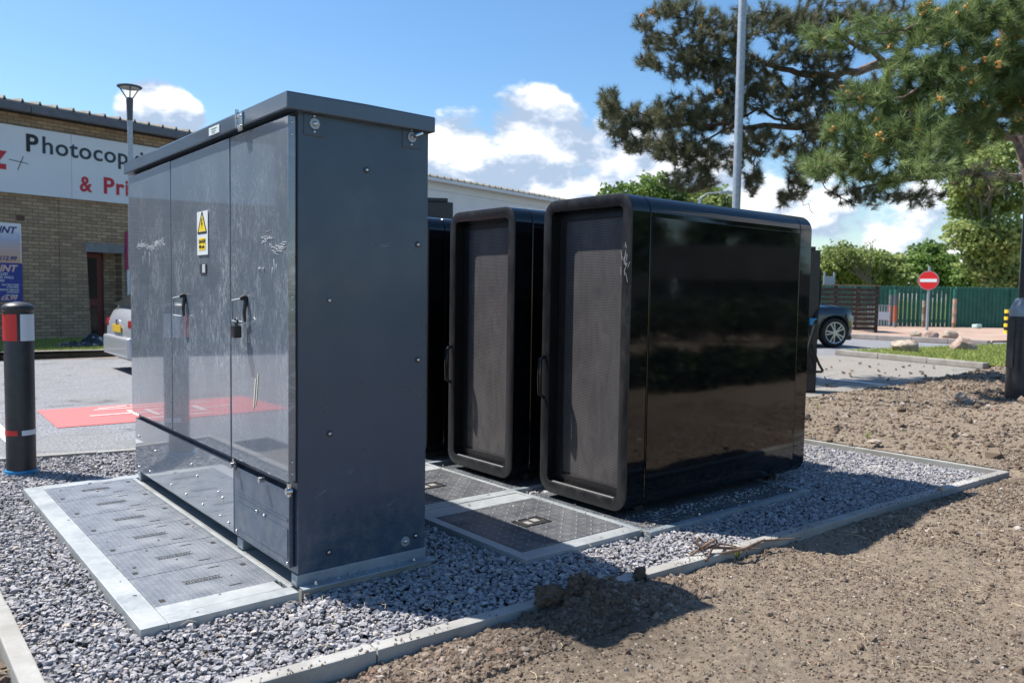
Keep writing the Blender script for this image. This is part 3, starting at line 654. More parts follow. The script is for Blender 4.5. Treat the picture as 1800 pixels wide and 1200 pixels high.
# ================================================================== GREY CABINET
def bolt(mb, x, y, z, n, r=.006, washer=.0):
    """dome bolt on a surface with outward normal n ('x-','y-')"""
    M = Matrix.Rotation(R(-90), 4, 'Y') if n == 'x-' else Matrix.Rotation(R(90), 4, 'X')
    mb.lathe([(r, 0), (r, r*.3), (r*.75, r*.75), (r*.25, r*.95)], (x, y, z), 10, M)
def cabinet():
    t = thing('electrical_cabinet', 'tall slate grey three-door metal electrical cabinet with a yellow danger label', 'cabinet', (.26, .98, 0))
    L = 1.985; G = MT['grey']
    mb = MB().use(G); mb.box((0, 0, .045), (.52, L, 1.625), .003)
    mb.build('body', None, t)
    b = MB().use(MT['galv2']); b.box((-.004, -.002, .0), (.524, .045, .0445), .003); b.box((.001, -.045, .0), (.54, .0, .007), .002)
    b.box((-.004, L-.045, .0), (.524, L+.002, .0445), .003); b.box((-.002, .50, .0), (.5, .56, .0445), .003)
    b.box((.48, .045, .0), (.52, L-.045, .0443), .002)
    pl_ = b.build('plinth_rail', None, t)
    q0_ = MB().use(MT['conc']); q0_.box((.0, -.03, -.08), (.53, L, -.001)); tag(q0_.build('plinth_slab', None, t))
    a = MB().use(MT['steel'])
    for x in (.055, .455): a.cyl((x, -.026, .007), (x, -.026, .014), .011, .011, 6); a.cyl((x, -.026, .014), (x, -.026, .021), .006, .005, 10)
    a.build_each('anchor_bolt', pl_, .03)
    # lid: folded tray with drip edge
    l = MB().use(MT['lidgrey']); l.box((-.052, -.034, 1.617), (.528, L+.03, 1.672), .004)
    l.prism([(-.05, -.03, 1.672), (.526, -.03, 1.672), (.526, -.03, 1.673), (.24, -.03, 1.676), (-.05, -.03, 1.673)], (0, L+.056, 0))
    lid = l.build('roof_lid', None, t)
    p = MB().use(MT['label']); p.box((-.0555, .585, 1.628), (-.0523, .70, 1.659), .001)
    pp = p.build('maker_plate', None, lid)
    Mx = lambda y, z, x=-.0575: Matrix(((0, 0, -1, x), (-1, 0, 0, y), (0, 1, 0, z), (0, 0, 0, 1)))       # text facing -X, reading towards -Y
    q = MB().use(mat('plate_green', (.04, .22, .14), .5))
    for (a0, a1, z0, z1) in [(.675, .61, 1.648, 1.651), (.67, .62, 1.640, 1.642), (.665, .63, 1.634, 1.636)]: q.box((-.0562, a1, z0), (-.0557, a0, z1))
    q.build('plate_mark', None, pp)
    c = MB().use(MT['steel']); c.box((-.058, .345, 1.60), (-.0525, .385, 1.668), .002)
    for (yy, zz) in [(.356, 1.652), (.376, 1.652), (.356, 1.615), (.376, 1.615)]: bolt(c, -.058, yy, zz, 'x-', .0065)
    c.box((-.066, .385, 1.612), (-.053, .391, 1.680), .001)
    c.build('lid_catch', None, lid)
    k0_ = MB().use(MT['dark']); k0_.box((-.0068, .003, .366), (-.0004, L-.003, 1.612)); k0_.box((-.0038, .02, .07), (-.0004, L-.01, .34)); k0_.build('gap_shade', None, t)  # dark sheets added behind doors and panels to put shade in the gaps
    # doors
    for i, (y0, y1) in enumerate([(.0, .529), (.543, 1.277), (1.291, 1.982)]):
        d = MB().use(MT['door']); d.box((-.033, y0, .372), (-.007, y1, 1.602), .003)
        do = d.build('door', None, t)
        if i < 2:
            hy = (.365, 1.075)[i]; h = MB().use(MT['dark'])
            h.tube([(-.034, hy+.0, .992), (-.045, hy, .996), (-.058, hy+.004, .990)], [.011, .010, .008], 10)
            h.use(MT['galv2']); h.tube([(-.045, hy, .992), (-.068, hy+.022, .985), (-.070, hy+.05, .983), (-.070, hy+.055, .975), (-.070, hy+.055, .915), (-.070, hy+.05, .907), (-.066, hy+.02, .905), (-.05, hy+.004, .903)], .0042, 8)
            h.use(MT['blackplastic']); h.tube([(-.038, hy, .985), (-.046, hy-.004, .94), (-.044, hy-.006, .905)], [.008, .007, .005], 8)
            ho = h.build('handle', None, do)
            if i == 0:
                k = MB().use(MT['blackplastic']); k.box((-.082, hy+.004, .845), (-.052, hy+.034, .892), .006)
                k.tube([(-.067, hy+.01, .89), (-.067, hy+.008, .912), (-.067, hy+.02, .918), (-.067, hy+.03, .912), (-.067, hy+.028, .89)], .0035, 8)
                tag(k.build('padlock', None, t), 'black padlock hanging from the right-hand door handle')
        for zz in (.42, .98, 1.56):
            s_ = MB().use(MT['steel'])
            if i == 0:
                bolt(s_, -.02, .0, zz+.02, 'y-', .0045); bolt(s_, -.02, .0, zz-.02, 'y-', .0045); s_.build_each('hinge_rivet', do)
    # white scraped marks on the doors
    sc = mat('scrape_white', (.55, .58, .61), .6)
    for (y0, y1, z0, sd) in [(1.86, 1.40, 1.235, 3), (.235, .0, 1.175, 9)]:
        s_ = MB().use(sc); rr = random.Random(sd); V = []
        for k in range(95 if sd == 3 else 70):
            f_ = rr.random(); a = y0+(y1-y0)*f_; z = z0+rr.gauss(0, .006)+(.026 if sd == 9 and a > .17 else 0)+.008*math.sin(f_*9); ln = rr.uniform(.012, .075); w = rr.uniform(.0005, .0017); tl = rr.gauss(0, .13)
            P_ = [(-.0345, a, z), (-.0345, a-ln*.4, z+w-tl*ln*.4), (-.0345, a-ln, z-tl*ln), (-.0345, a-ln*.5, z-w-tl*ln*.5)]
            if a-ln > .005: s_.prism(P_, (.0006, 0, 0))
        for k in range(7 if sd == 3 else 3):
            a = y0+(y1-y0)*rr.uniform(.25, .6); z = z0-.02-rr.random()*.06; s_.prism([(-.0345, a, z), (-.0345, a-.006, z+.002), (-.0345, a-.002-rr.uniform(-.01, .01), z-rr.uniform(.02, .05))], (.0006, 0, 0))
        s_.build('scrape_mark', None, t)['kind'] = 'stuff'
    for y_, z_, w_ in [(.29, .70, .010), (.265, .72, .008)]:
        s_ = MB().use(mat('cream_run', (.55, .52, .42), .6)); s_.prism([(-.0345, y_, z_), (-.0345, y_-w_, z_), (-.0345, y_-w_*1.2+.02, z_-.10), (-.0345, y_+.02, z_-.12)], (.0006, 0, 0)); s_.build('paint_run', None, t)
    # lower panels
    for (y0, y1) in [(.026, .541), (.549, 1.975)]:
        d = MB().use(MT['door'] if y0 > .5 else G); d.box((-.020, y0, .066), (-.004, y1, .340 if y0 > .5 else .333), .002)
        lp = d.build('lower_panel', None, t)
        if y0 < .5:
            r_ = MB().use(G); r_.box((-.0225, .035, .228), (-.0203, .50, .236), .001); r_.box((-.0225, .035, .095), (-.0205, .50, .20), .001); r_.build('pressed_ridge', None, lp)
    bl = [(1.35, .10), (1.9, .25), (1.6, .22), (1.13, .10), (.712, .195), (.666, .181), (.909, .10), (.694, .10), (.98, .21), (.60, .092), (1.7, .1), (1.9, .09), (1.05, .25), (.304, .205), (.235, .205), (.51, .082), (.035, .082)]
    s_ = MB().use(MT['steel'])
    for (y, z) in bl: bolt(s_, -.021 if (y > .5) else -.0228, y, z, 'x-', .0055)
    s_.build_each('panel_bolt', t)
    for (y, z) in [(.535, .350), (.255, .345), (.02, .35)]:
        s_ = MB().use(MT['steel']); s_.box((-.030, y-.014, z-.03), (-.0205, y+.002, z+.016), .0015) if y != .255 else None
        s_.cyl((-.030, y-.035, z-.004), (-.050, y-.035, z-.004), .0105, .0105, 12); s_.cyl((-.034, y-.035, z-.004), (-.034, y-.002, z-.004), .005, .005, 8)
        s_.build('hinge', None, t)
    # small door rivets
    s_ = MB().use(MT['steel'])
    for (y, z) in [(.245, 1.10), (.205, 1.10)]: bolt(s_, -.034, y, z, 'x-', .0045)
    s_.build_each('rivet', t)
    # danger label on the middle door
    w = MB().use(MT['label']); w.box((-.0375, .775, 1.165), (-.0348, .905, 1.345), .0008); wo = w.build('danger_label', None, t); x_ = -.0378
    y_ = MB().use(MT['yellow']); y_.prism([(x_, .885, 1.262), (x_, .795, 1.262), (x_, .84, 1.333)], (-.0006, 0, 0)); y_.box((x_-.0006, .80, 1.185), (x_, .882, 1.235)); y_.build('yellow_print', None, wo)
    k_ = MB().use(MT['inkblack'])
    for (a, b) in [((.893, 1.256), (.787, 1.256)), ((.787, 1.256), (.84, 1.342)), ((.84, 1.342), (.893, 1.256))]:
        a = Vector((0, *a)); b = Vector((0, *b)); dn = (b-a).normalized(); nn = Vector((0, -dn.z, dn.y))*.0035
        k_.prism([(x_-.0002, *(a-nn).yz), (x_-.0002, *(b-nn).yz), (x_-.0002, *(b+nn).yz), (x_-.0002, *(a+nn).yz)], (-.0008, 0, 0))
    k_.prism([(x_-.0006, .845, 1.316), (x_-.0006, .835, 1.316), (x_-.0006, .842, 1.296), (x_-.0006, .833, 1.298), (x_-.0006, .843, 1.270), (x_-.0006, .841, 1.290), (x_-.0006, .850, 1.288)], (-.0006, 0, 0))
    k_.build('black_print', None, wo)
    text('DANGER', .021, Mx(.880, 1.214, x_-.0012), MT['inkblack'], 'lettering', wo, .0004, .0, sx=.95)
    text('400 volts', .019, Mx(.878, 1.193, x_-.0012), MT['inkblack'], 'lettering', wo, .0004, .0, sx=.95)
    s_ = MB().use(MT['signred']); s_.mats = []; s_.use(mat('sticker_dark', (.05, .05, .06), .4)); s_.box((-.0365, .80, 1.088), (-.0348, .88, 1.128)); s_.use(MT['label'])
    for z in (1.093, 1.10, 1.107, 1.114, 1.121): s_.box((-.0372, .812, z), (-.0366, .845, z+.005))
    s_.build('sticker', None, t)
    s_ = MB().use(mat('pale_scuff', (.16, .21, .27), .6)); rr = random.Random(4)
    for (x0, x1, z0, n_) in [(.265, .355, 1.188, 12), (.415, .445, 1.196, 6), (.05, .20, .30, 5), (.34, .42, .22, 4)]:
        for k in range(n_):
            x = rr.uniform(x0, x1-.01); z = z0+rr.gauss(0, .004)+(x-x0)*(.1 if z0 > 1 else .5); l_ = rr.uniform(.012, .05); w = rr.uniform(.0004, .0015); sl_ = .1 if z0 > 1 else .5; s_.prism([(x, -.0004, z), (x+l_*.4, -.0004, z+w+sl_*l_*.4), (x+l_, -.0004, z+sl_*l_), (x+l_*.5, -.0004, z-w+sl_*l_*.5)], (0, -.0004, 0))
    s_.build('scuff', None, t)['kind'] = 'stuff'
    # shaded end: bolts, washers, lifting plates
    B_ = MB().use(MT['steel'])
    for (x, z) in [(.259, 1.454), (.115, .991), (.476, 1.202), (.48, .77), (.118, .525), (.116, .103), (.476, .097)]: bolt(B_, x, -.0015, z, 'y-', .0068)
    B_.build_each('side_bolt', t)
    w2 = MB().use(mat('dark_washer', (.02, .025, .03), .35))
    for (x, z) in [(.259, 1.454), (.476, 1.202), (.118, .525), (.48, .77), (.116, .103), (.476, .097)]: w2.cyl((x, .002, z), (x, -.0014, z), .0125, .012, 18)
    w2.use(MT['washer']); w2.cyl((.431, .002, .083), (.431, -.0018, .083), .019, .019, 24); w2.use(MT['steel']); bolt(w2, .431, -.002, .083, 'y-', .008)
    w2.build_each('side_washer', t, .02)
    for (x0, z0) in [(.020, 1.545), (.405, 1.552)]:
        b3 = MB().use(mat('plate_edge', (.10, .085, .07), .6)); b3.box((x0, -.0025, z0), (x0+.078, .001, z0+.072), .001); b3.use(G); b3.box((x0+.002, -.0036, z0+.002), (x0+.0765, .001, z0+.0715), .001)
        cx = x0+.038; cz = z0+.04; b3.use(MT['steel']); bolt(b3, cx, -.0036, cz+.026, 'y-', .005); bolt(b3, cx, -.0036, cz-.026, 'y-', .005)
        b3.use(MT['washer']); b3.cyl((cx, -.0036, cz), (cx, -.009, cz), .019, .019, 8); b3.use(MT['steel'])
        if x0 > .2: b3.tube([(cx, -.009, cz), (cx+.004, -.03, cz+.006), (cx+.025, -.034, cz+.012), (cx+.026, -.012, cz+.01)], .007, 8)
        bolt(b3, cx, -.009, cz, 'y-', .009); b3.build('lifting_plate', None, t)
cabinet()
# ================================================================== STEEL PIT FRAMES AND COVERS
def pit_front():
    t = thing('access_pit', 'long galvanised access pit frame with six small tread covers in front of the grey cabinet', 'pit frame', (-.25, 1.0, 0)); g = MT['galv']
    X0, X1, Y0, Y1 = -.522, .0, -.052, 2.10
    b = MB().use(g); b.box((X0, Y0, -.06), (X0+.08, Y1, .006), .002); b.box((X0+.081, Y0, -.06), (X1-.02, Y0+.066, .006), .002); b.box((X0+.081, Y0+.067, -.06), (X1-.045, Y0+.15, .006), .002)
    b.box((X0+.081, Y1-.08, -.06), (X1+.05, Y1, .006), .002); b.box((-.028, Y0+.067, -.06), (-.010, Y1-.081, .006), .002)
    b.use(mat('pit_liner', (.12, .13, .135), .7)); b.box((-.009, .12, -.06), (.50, .40, -.045)); b.box((-.009, .30, -.045), (.50, 2.0, -.012), .001)
    b.build('frame', None, t)
    pitch = .3225; first = None
    for i in range(6):
        y0 = .101+i*pitch; y1 = y0+pitch-.005
        if first is None:
            c = MB().use(MT['tread']); c.box((-.44, y0, -.03), (-.030, y1, .0045), .0015)
            co = c.build('cover', None, t); k = MB().use(MT['dark'])
            sl_ = MB().use(MT['dark'])
            for (sx, sy) in [(-.405, .045), (-.065, .235)]: sl_.box((sx-.009, y0+sy-.012, .0046), (sx+.009, y0+sy+.012, .0056))
            for (sx, sy) in [(-.16, .05), (-.16, .27)]: sl_.box((sx-.022, y0+sy-.0035, .0046), (sx+.022, y0+sy+.0035, .0056))
            for sy in (.148, .178): k.box((-.30, y0+sy-.0015, .0046), (-.17, y0+sy+.0015, .0056))
            for q in range(12): k.box((-.295+q*.0102, y0+.156, .0046), (-.295+q*.0102+.006+.002*(q % 3 == 0), y0+.168, .0052))
            first = (co, [k.build('cast_lettering', None, co)]+sl_.build_each('slot', co))
        else:
            a = first[0].copy(); col.objects.link(a); a.location.y += i*pitch
            for o_ in first[1]: b2 = o_.copy(); col.objects.link(b2); b2.parent = a
    return t
pit_front()
def pit_units():
    t = thing('access_pit', 'galvanised pit frame with large black tread covers between the grey cabinet and the black units', 'pit frame', (1.15, 1.0, 0)); g = MT['galv']
    b = MB().use(g); X0, X1 = .815, 1.482; Y1 = 2.3
    b.box((X0, -.257, -.07), (X0+.045, Y1, .004), .002); b.box((X1-.022, -.257, -.07), (X1, Y1, .004), .002)
    for k in range(3):
        y = -.257+k*.83
        b.box((X0+.046, y, -.07), (X1-.023, y+.045, .004), .002); b.box((X0+.046, y+.046, -.07), (X1-.023, y+.082, .002), .002)
        b.box((X0+.046, y+.70, -.07), (X1-.023, y+.745, .003), .002); b.box((X0+.046, y+.747, -.07), (X1-.023, y+.828, .001), .002)
    b.build('frame', None, t); first = None
    for k in range(3):
        y = -.172+k*.83
        if first is None:
            c = MB().use(MT['treadblk']); c.box((X0+.05, y, -.05), (X1-.027, y+.61, .003), .0015); co = c.build('cover', None, t)
            d = MB().use(MT['dark']); d.box((1.10, y+.25, .0032), (1.24, y+.34, .0042)); d.use(mat('badge_pale', (.26, .245, .22), .7)); d.box((1.13, y+.27, .0043), (1.16, y+.31, .0052)); d.box((1.18, y+.285, .0043), (1.215, y+.325, .0052)); d.use(MT['frameblk']); 
            for (a0, a1, b0, b1) in [(1.095, 1.245, .243, .249), (1.095, 1.245, .341, .347), (1.093, 1.099, .243, .347), (1.241, 1.247, .243, .347)]: d.box((a0, y+b0, .0033), (a1, y+b1, .0065))
            do = d.build('badge', None, co); first = (co, do)
        else:
            a = first[0].copy(); col.objects.link(a); a.location.y += k*.83; b2 = first[1].copy(); col.objects.link(b2); b2.parent = a
pit_units()
def base_strip():
    t = thing('base_frame', 'shaded galvanised base frame with tread plate running along the nearest black unit', 'base frame', (2.1, -.2, 0)); b = MB().use(MT['galv2'])
    b.box((1.484, -.305, -.06), (2.78, -.268, .002), .002); b.box((2.745, -.267, -.06), (2.78, .5, .002), .002); b.box((1.484, -.267, -.06), (1.50, .5, .002), .002); b.build('frame', None, t)
    tr = tread('tread_plate_blue', .034, (.07, .08, .09), (.15, .16, .17), .45, .3, 1.0); c = MB().use(tr); c.box((1.502, -.266, -.05), (2.743, .5, -.001), .001); c.build('tread_plate', None, t)
    s_ = MB().use(MT['steel'])
    for x in (1.9, 2.3, 2.68): s_.cyl((x, -.245, -.001), (x, -.245, .006), .008, .007, 10)
    s_.build_each('bolt', t)
    for k in (1, 2):
        t2 = thing('base_frame', ('galvanised base frame under the middle black unit', 'galvanised base frame under the farthest black unit')[k-1], 'base frame', (2.1, -.2+.82*k, 0))
        b = MB().use(MT['galv2']); y = .82*k; b.box((1.484, y-.2, -.06), (2.78, y-.168, .002), .002); b.box((2.745, y-.167, -.06), (2.78, y+.5, .002), .002); b.build('frame', None, t2)
        c = MB().use(tr); c.box((1.484, y-.166, -.05), (2.743, y+.5, -.001), .001); c.build('tread_plate', None, t2)
base_strip()
# ================================================================== BLACK POWER UNITS
def rrect(y0, y1, z0, z1, r, n=8):
    P = []
    for (cy, cz, a0) in [(y1-r, z1-r, 0), (y0+r, z1-r, 90), (y0+r, z0+r, 180), (y1-r, z0+r, 270)]:
        for k in range(n+1):
            a = R(a0+90*k/n); P.append((cy+r*math.cos(a), cz+r*math.sin(a)))
    return P
def loft(mb, rings, closed=True, cap0=False, cap1=False, smooth=True):
    vs = [[mb.bm.verts.new(p) for p in r_] for r_ in rings]; n = len(vs[0])
    for i in range(len(vs)-1):
        for k in range(n):
            f = mb.bm.faces.new((vs[i][k], vs[i][(k+1) % n], vs[i+1][(k+1) % n], vs[i+1][k])); f.smooth = smooth; f.material_index = mb.mi
    if cap0: mb.bm.faces.new(vs[0][::-1]).material_index = mb.mi
    if cap1: mb.bm.faces.new(vs[-1]).material_index = mb.mi
def power_unit():
    X0, X1 = 1.53, 3.035; y0, y1, z0, z1 = -.112, .480, .028, 1.488; rr = .085
    t = thing('power_unit', 'nearest glossy black rounded power unit, its long side in view', 'power unit', (X0, .184, 0), 0, 'row of black rounded power units')
    def ring(x, inset, r=None):
        r = rr-inset if r is None else r
        return [(x, y, z) for (y, z) in rrect(y0+inset, y1-inset, z0+inset, z1-inset, max(r, .01))]
    # front frame: ring with face, recess
    f = MB().use(MT['gloss']); loft(f, [ring(1.651, .004), ring(1.649, .0), ring(X0+.006, .0)])
    f.use(MT['frameblk']); loft(f, [ring(X0+.006, 0), ring(X0+.001, .002), ring(X0, .006), ring(X0, .053), ring(X0+.003, .057)]); f.use(MT['gloss']); loft(f, [ring(X0+.003, .057), ring(X0+.075, .060)])
    fr = f.build('front_frame', None, t)
    g = MB().use(MT['grille']); g.box((X0+.066, y0+.055, z0+.06), (X0+.075, y1-.055, z1-.055)); g.build('grille', None, t)
    # inner frame strip, visible at top & left of the grille
    s_ = MB().use(MT['blackplastic']); s_.box((X0+.058, y0+.06, z1-.10), (X0+.065, y1-.06, z1-.058), .001); s_.box((X0+.058, y1-.10, z0+.06), (X0+.065, y1-.06, z1-.101), .001)
    s_.use(MT['frameblk']); s_.box((X0+.05, y0+.062, z0+.058), (X0+.064, y1-.101, z0+.098), .001); s_.build('grille_surround', None, t); q_ = MB().use(mat('lip_glint_grey', (.20, .20, .20), .45)); q_.box((X0+.006, y0+.085, z0+.0575), (X0+.020, y1-.085, z0+.0605), .001); q_.build('lip_glint', None, t)  # pale strip paints the sun glint on the inner bottom lip
    b = MB().use(MT['gloss']); loft(b, [ring(1.658, .01), ring(1.657, .003), ring(1.660, .0), ring(2.905, .0), ring(2.908, .003), ring(2.908, .01)]); b.use(MT['dark']); loft(b, [ring(1.645, .012), ring(2.92, .012)], cap0=True, cap1=True)
    b.build('body', None, t)
    e = MB().use(MT['gloss']); loft(e, [ring(2.912, .01), ring(2.912, .003), ring(2.915, 0), ring(X1-.01, 0), ring(X1, .012), ring(X1, .06)], cap1=True); e.build('rear_frame', None, t)
    for sgn in (0, 1):
        p = MB().use(MT['gloss']); yy = y0 if sgn == 0 else y1
        lo, hi = (yy-.0035, yy+.004) if sgn == 0 else (yy-.004, yy+.0035)
        p.box((1.6615, lo, .108), (2.9035, hi, 1.385), .0012); p.build('side_panel', None, t)
    h = MB().use(MT['gloss']); h.tube([(X0-.002, y1-.026, .505), (X0-.030, y1-.026, .52), (X0-.034, y1-.026, .61), (X0-.030, y1-.026, .70), (X0-.002, y1-.026, .715)], [.009, .011, .012, .011, .009], 12)
    tag(h.build('handle', None, t))
    for (x, y) in [(1.72, y0+.1), (1.72, y1-.1), (2.85, y0+.1), (2.85, y1-.1)]:
        q = MB().use(MT['frameblk']); q.cyl((x, y, -.001), (x, y, .03), .03, .03, 14); q.build('foot', None, t)
    t['label'] = 'nearest glossy black rounded power unit, its long side in view'
    # white scratches on the frame of the near unit only
    c1 = copy_tree(t); c1.location.y += .82; c1['label'] = 'middle black rounded power unit, narrow grille between the grey cabinet and the nearest unit'
    c2 = copy_tree(t); c2.location.y += 1.64; c2['label'] = 'farthest black power unit, mostly hidden behind the grey cabinet'
    w = MB().use(mat('scratch_grey', (.33, .34, .35), .6)); rnd = random.Random(5)
    for i in range(15):
        z = 1.17+rnd.gauss(0, .055); y = -.078+rnd.gauss(0, .010); a = rnd.uniform(-.5, .5); l_ = rnd.uniform(.006, .022)
        w.prism([(X0-.0004, y-math.sin(a)*l_, z-l_), (X0-.0004, y-math.sin(a)*l_+.0022, z-l_), (X0-.0004, y+math.sin(a)*l_+.0022, z+l_), (X0-.0004, y+math.sin(a)*l_, z+l_)], (-.0006, 0, 0))
    w.build('scratch_marks', None, t)
power_unit()
# ================================================================== BOLLARD
def bollard():
    p = gnd(28, 829); x, y = p[0]+.035, p[1]+.06
    t = thing('bollard', 'black plastic bollard with red and white reflective bands left of the grey cabinet', 'bollard', (x, y, 0)); r = .0735; n = 40
    b = MB().use(MT['bollardblk']); b.lathe([(r, -.06), (r, .84), (r-.004, .855), (r-.004, .885)], (x, y, 0), n); b.build('post', None, t)
    c = MB().use(MT['bollardblk']); c.lathe([(r+.002, .885), (r+.008, .892), (r+.009, .905), (r+.004, .918), (r-.015, .93), (r-.045, .938), (.012, .941)], (x, y, 0), n); c.build('cap', None, t)
    va = math.atan2(CAM[1]-y, CAM[0]-x)
    def band(a0, a1, z0, z1, mt, nm):
        mb = MB().use(mt); N = 12; inner = [(x+(r+.0005)*math.cos(va+R(a0+(a1-a0)*i/N)), y+(r+.0005)*math.sin(va+R(a0+(a1-a0)*i/N))) for i in range(N+1)]
        outer = [(x+(r+.0025)*math.cos(va+R(a0+(a1-a0)*i/N)), y+(r+.0025)*math.sin(va+R(a0+(a1-a0)*i/N))) for i in range(N+1)]
        mb.prism([(q[0], q[1], z0) for q in outer+inner[::-1]], (0, 0, z1-z0)); mb.build(nm, None, t)
    for (a0, a1, m_) in [(-96, -6, 'refred'), (6, 92, 'refwhite'), (98, 176, 'refred'), (188, 258, 'refwhite')]: band(a0, a1, .725, .872, MT[m_], 'reflective_band')
    band(-90, -12, .20, .228, MT['refred'], 'reflective_strip'); band(4, 85, .20, .228, MT['refwhite'], 'reflective_strip')
    u = MB().use(MT['blueplastic']); u.lathe([(r+.006, -.03), (r+.010, -.004), (r+.008, .002), (r+.001, .003)], (x+.0, y, 0), n); u.build('base_ring', None, t)
bollard()
# ================================================================== BUILDING
TH = R(12.5); BO = Vector((1.4, 14.4, 0)); BM = Matrix.Translation(BO) @ Matrix.Rotation(TH, 4, 'Z')   # local: x along the wall, -y towards the camera
def building():
    t = thing('building', 'low buff brick commercial building with grey sheet roof and white clad far end', 'building', BO, TH)
    def part(mb, nm, par=None):
        me = mb.mesh(nm); o = bpy.data.objects.new(nm, me); col.objects.link(o); o.parent = par or t; return o
    w = MB().use(MT['brick'])
    w.box((-16, 0, -.1), (.50, .3, 4.2)); w.box((.50, .0, 1.9), (1.62, .3, 4.2)); w.box((1.62, 0, -.1), (7.0, .3, 4.2)); w.box((-16, .3, -.1), (-15.7, 14, 4.2))
    w.box((.50, .62, -.1), (1.62, .8, 2.0)); w.box((1.40, .301, -.1), (1.62, .62, 1.9))
    part(w, 'wall')
    # battered brick pier left of the door
    p = MB().use(MT['brick']); p.prism([(.45, -.02, -.1), (1.0, -.02, -.1), (.93, -.02, 1.80), (.93, -.02, 2.72), (.45, -.02, 2.72)], (0, .5, 0)); part(p, 'pier')
    c = MB().use(MT['clad']); c.box((7.001, -.02, -.1), (19, .3, 3.96)); c.box((7.001, -.04, 3.965), (19, .3, 4.2)); c.box((18.7, .3, -.1), (19, 14, 4.2)); part(c, 'cladding')
    # roof with corrugated sheet ends
    r_ = MB().use(MT['roof']); prof = []
    N = 35*5; pts = []
    x0 = -16.3; x1 = 19.3; nr = int((x1-x0)/.2875)
    for i in range(nr):
        xa = x0+i*.2875; pts += [(xa, 0), (xa+.23, 0), (xa+.250, .055), (xa+.268, .055)]
    pts.append((x1, 0))
    front = [Vector((x, -.26, 4.30+z)) for x, z in pts]; back = [Vector((x, 14, 6.2+z)) for x, z in pts]
    vs = [[r_.bm.verts.new(v) for v in front], [r_.bm.verts.new(v) for v in back]]
    vb = [r_.bm.verts.new(Vector((v.x, v.y, v.z-.03))) for v in front]
    for i in range(len(pts)-1):
        r_.bm.faces.new((vs[0][i], vs[0][i+1], vs[1][i+1], vs[1][i])); r_.bm.faces.new((vs[0][i+1], vs[0][i], vb[i], vb[i+1]))
    r_.box((-16.2, -.2, 4.2), (19.2, .3, 4.262)); part(r_, 'roof')
    g = MB().use(MT['gutter']); g.box((-16.2, -.33, 4.12), (-.12, -.20, 4.268), .02); g.box((-.11, -.33, 4.12), (3.4, -.20, 4.268), .02); g.box((3.41, -.33, 4.12), (6.99, -.20, 4.268), .02); g.use(MT['dark']); g.box((-16, -.2, 4.13), (6.99, 0, 4.198)); part(g, 'gutter')
    g = MB().use(MT['clad']); g.box((7, -.30, 4.17), (19.2, -.2, 4.262), .01); part(g, 'eaves_trim')
    l = MB().use(MT['lintel']); l.box((.90, -.03, 1.72), (1.66, .02, 1.895), .004); part(l, 'lintel')
    d = MB().use(MT['doorred']); d.box((.92, .34, 0), (1.40, .40, 1.72), .004); do = part(d, 'door')
    q = MB().use(MT['doorglass']); q.box((.985, .325, .82), (1.28, .338, 1.62), .002); q.box((.985, .325, .08), (1.28, .338, .68), .002); part(q, 'door_panel', do)
    v = MB().use(mat('vent_brown', (.09, .05, .045), .7)); v.box((-.27, -.012, 2.22), (-.14, .0, 2.325), .002)
    for z in (2.24, 2.26, 2.28, 2.30): v.box((-.262, -.016, z), (-.148, -.011, z+.006))
    part(v, 'vent')
    for (x, z, wd, hg) in [(3.6, 1.0, 1.3, 1.2), (5.2, 1.0, 1.3, 1.2), (-3.5, 1.0, 1.6, 1.2)]:
        f = MB().use(MT['lintel']); f.box((x, -.03, z), (x+wd, -.001, z+hg), .004); fo = part(f, 'window'); gl = MB().use(MT['doorglass']); gl.box((x+.06, -.036, z+.06), (x+wd/2-.03, -.031, z+hg-.06)); gl.box((x+wd/2+.03, -.036, z+.06), (x+wd-.06, -.031, z+hg-.06)); part(gl, 'pane', fo)
    # fascia sign
    s_ = MB().use(MT['signwhite'])
    for (a, b) in [(-7.0, -2.0), (-1.995, .655), (.66, 3.3), (3.305, 6.2)]: s_.box((a, -.075, 2.70), (b, -.022, 3.895), .003)
    sg = thing('shop_sign', 'long white shop sign with dark and red lettering fixed high on the brick wall', 'sign', BO, TH)
    me = s_.mesh('board'); o = bpy.data.objects.new('board', me); col.objects.link(o); o.parent = sg
    TX = lambda x, z, y=-.079: BM @ Matrix(((1, 0, 0, x), (0, 0, -1, y), (0, 1, 0, z), (0, 0, 0, 1)))
    def tx(s, size, x, z, mt, **k):
        return text(s, size, TX(x, z), mt, 'lettering', sg, .003, **k)
    tx('P', .435, -.135, 3.475, MT['inkblack'], bold=.012, sx=.98); tx('hotocopying', .435, .135, 3.475, MT['ink'], bold=.006, sx=1.02, space=1.06)
    tx('&', .40, .80, 2.865, MT['signred'], bold=.009, sx=.86); tx('Printing', .435, 1.23, 2.87, MT['signred'], bold=.011, sx=.98, space=1.1)
    tx('z', .62, -.735, 3.12, MT['signred'], bold=.022, sx=1.05)
    k = MB().use(MT['inkblack'])
    for (a, b) in [((-.40, 3.285), (-.085, 3.245)), ((-.165, 3.37), (-.265, 3.11))]:
        a = Vector((a[0], 0, a[1])); b = Vector((b[0], 0, b[1])); dn = (b-a).normalized(); nn = Vector((-dn.z, 0, dn.x))*.012; k.prism([BM @ (Vector((0, -.0755, 0))+v_) for v_ in (a-nn*.6, b-nn*.4, b+nn*.6, a+nn*.5)], BM.to_3x3() @ Vector((0, -.003, 0)))
    k.build('swash_mark', None, sg)
    # poster
    ps = thing('poster', 'tall print price poster, pale above and blue below, on the brick wall', 'poster', BO, TH)
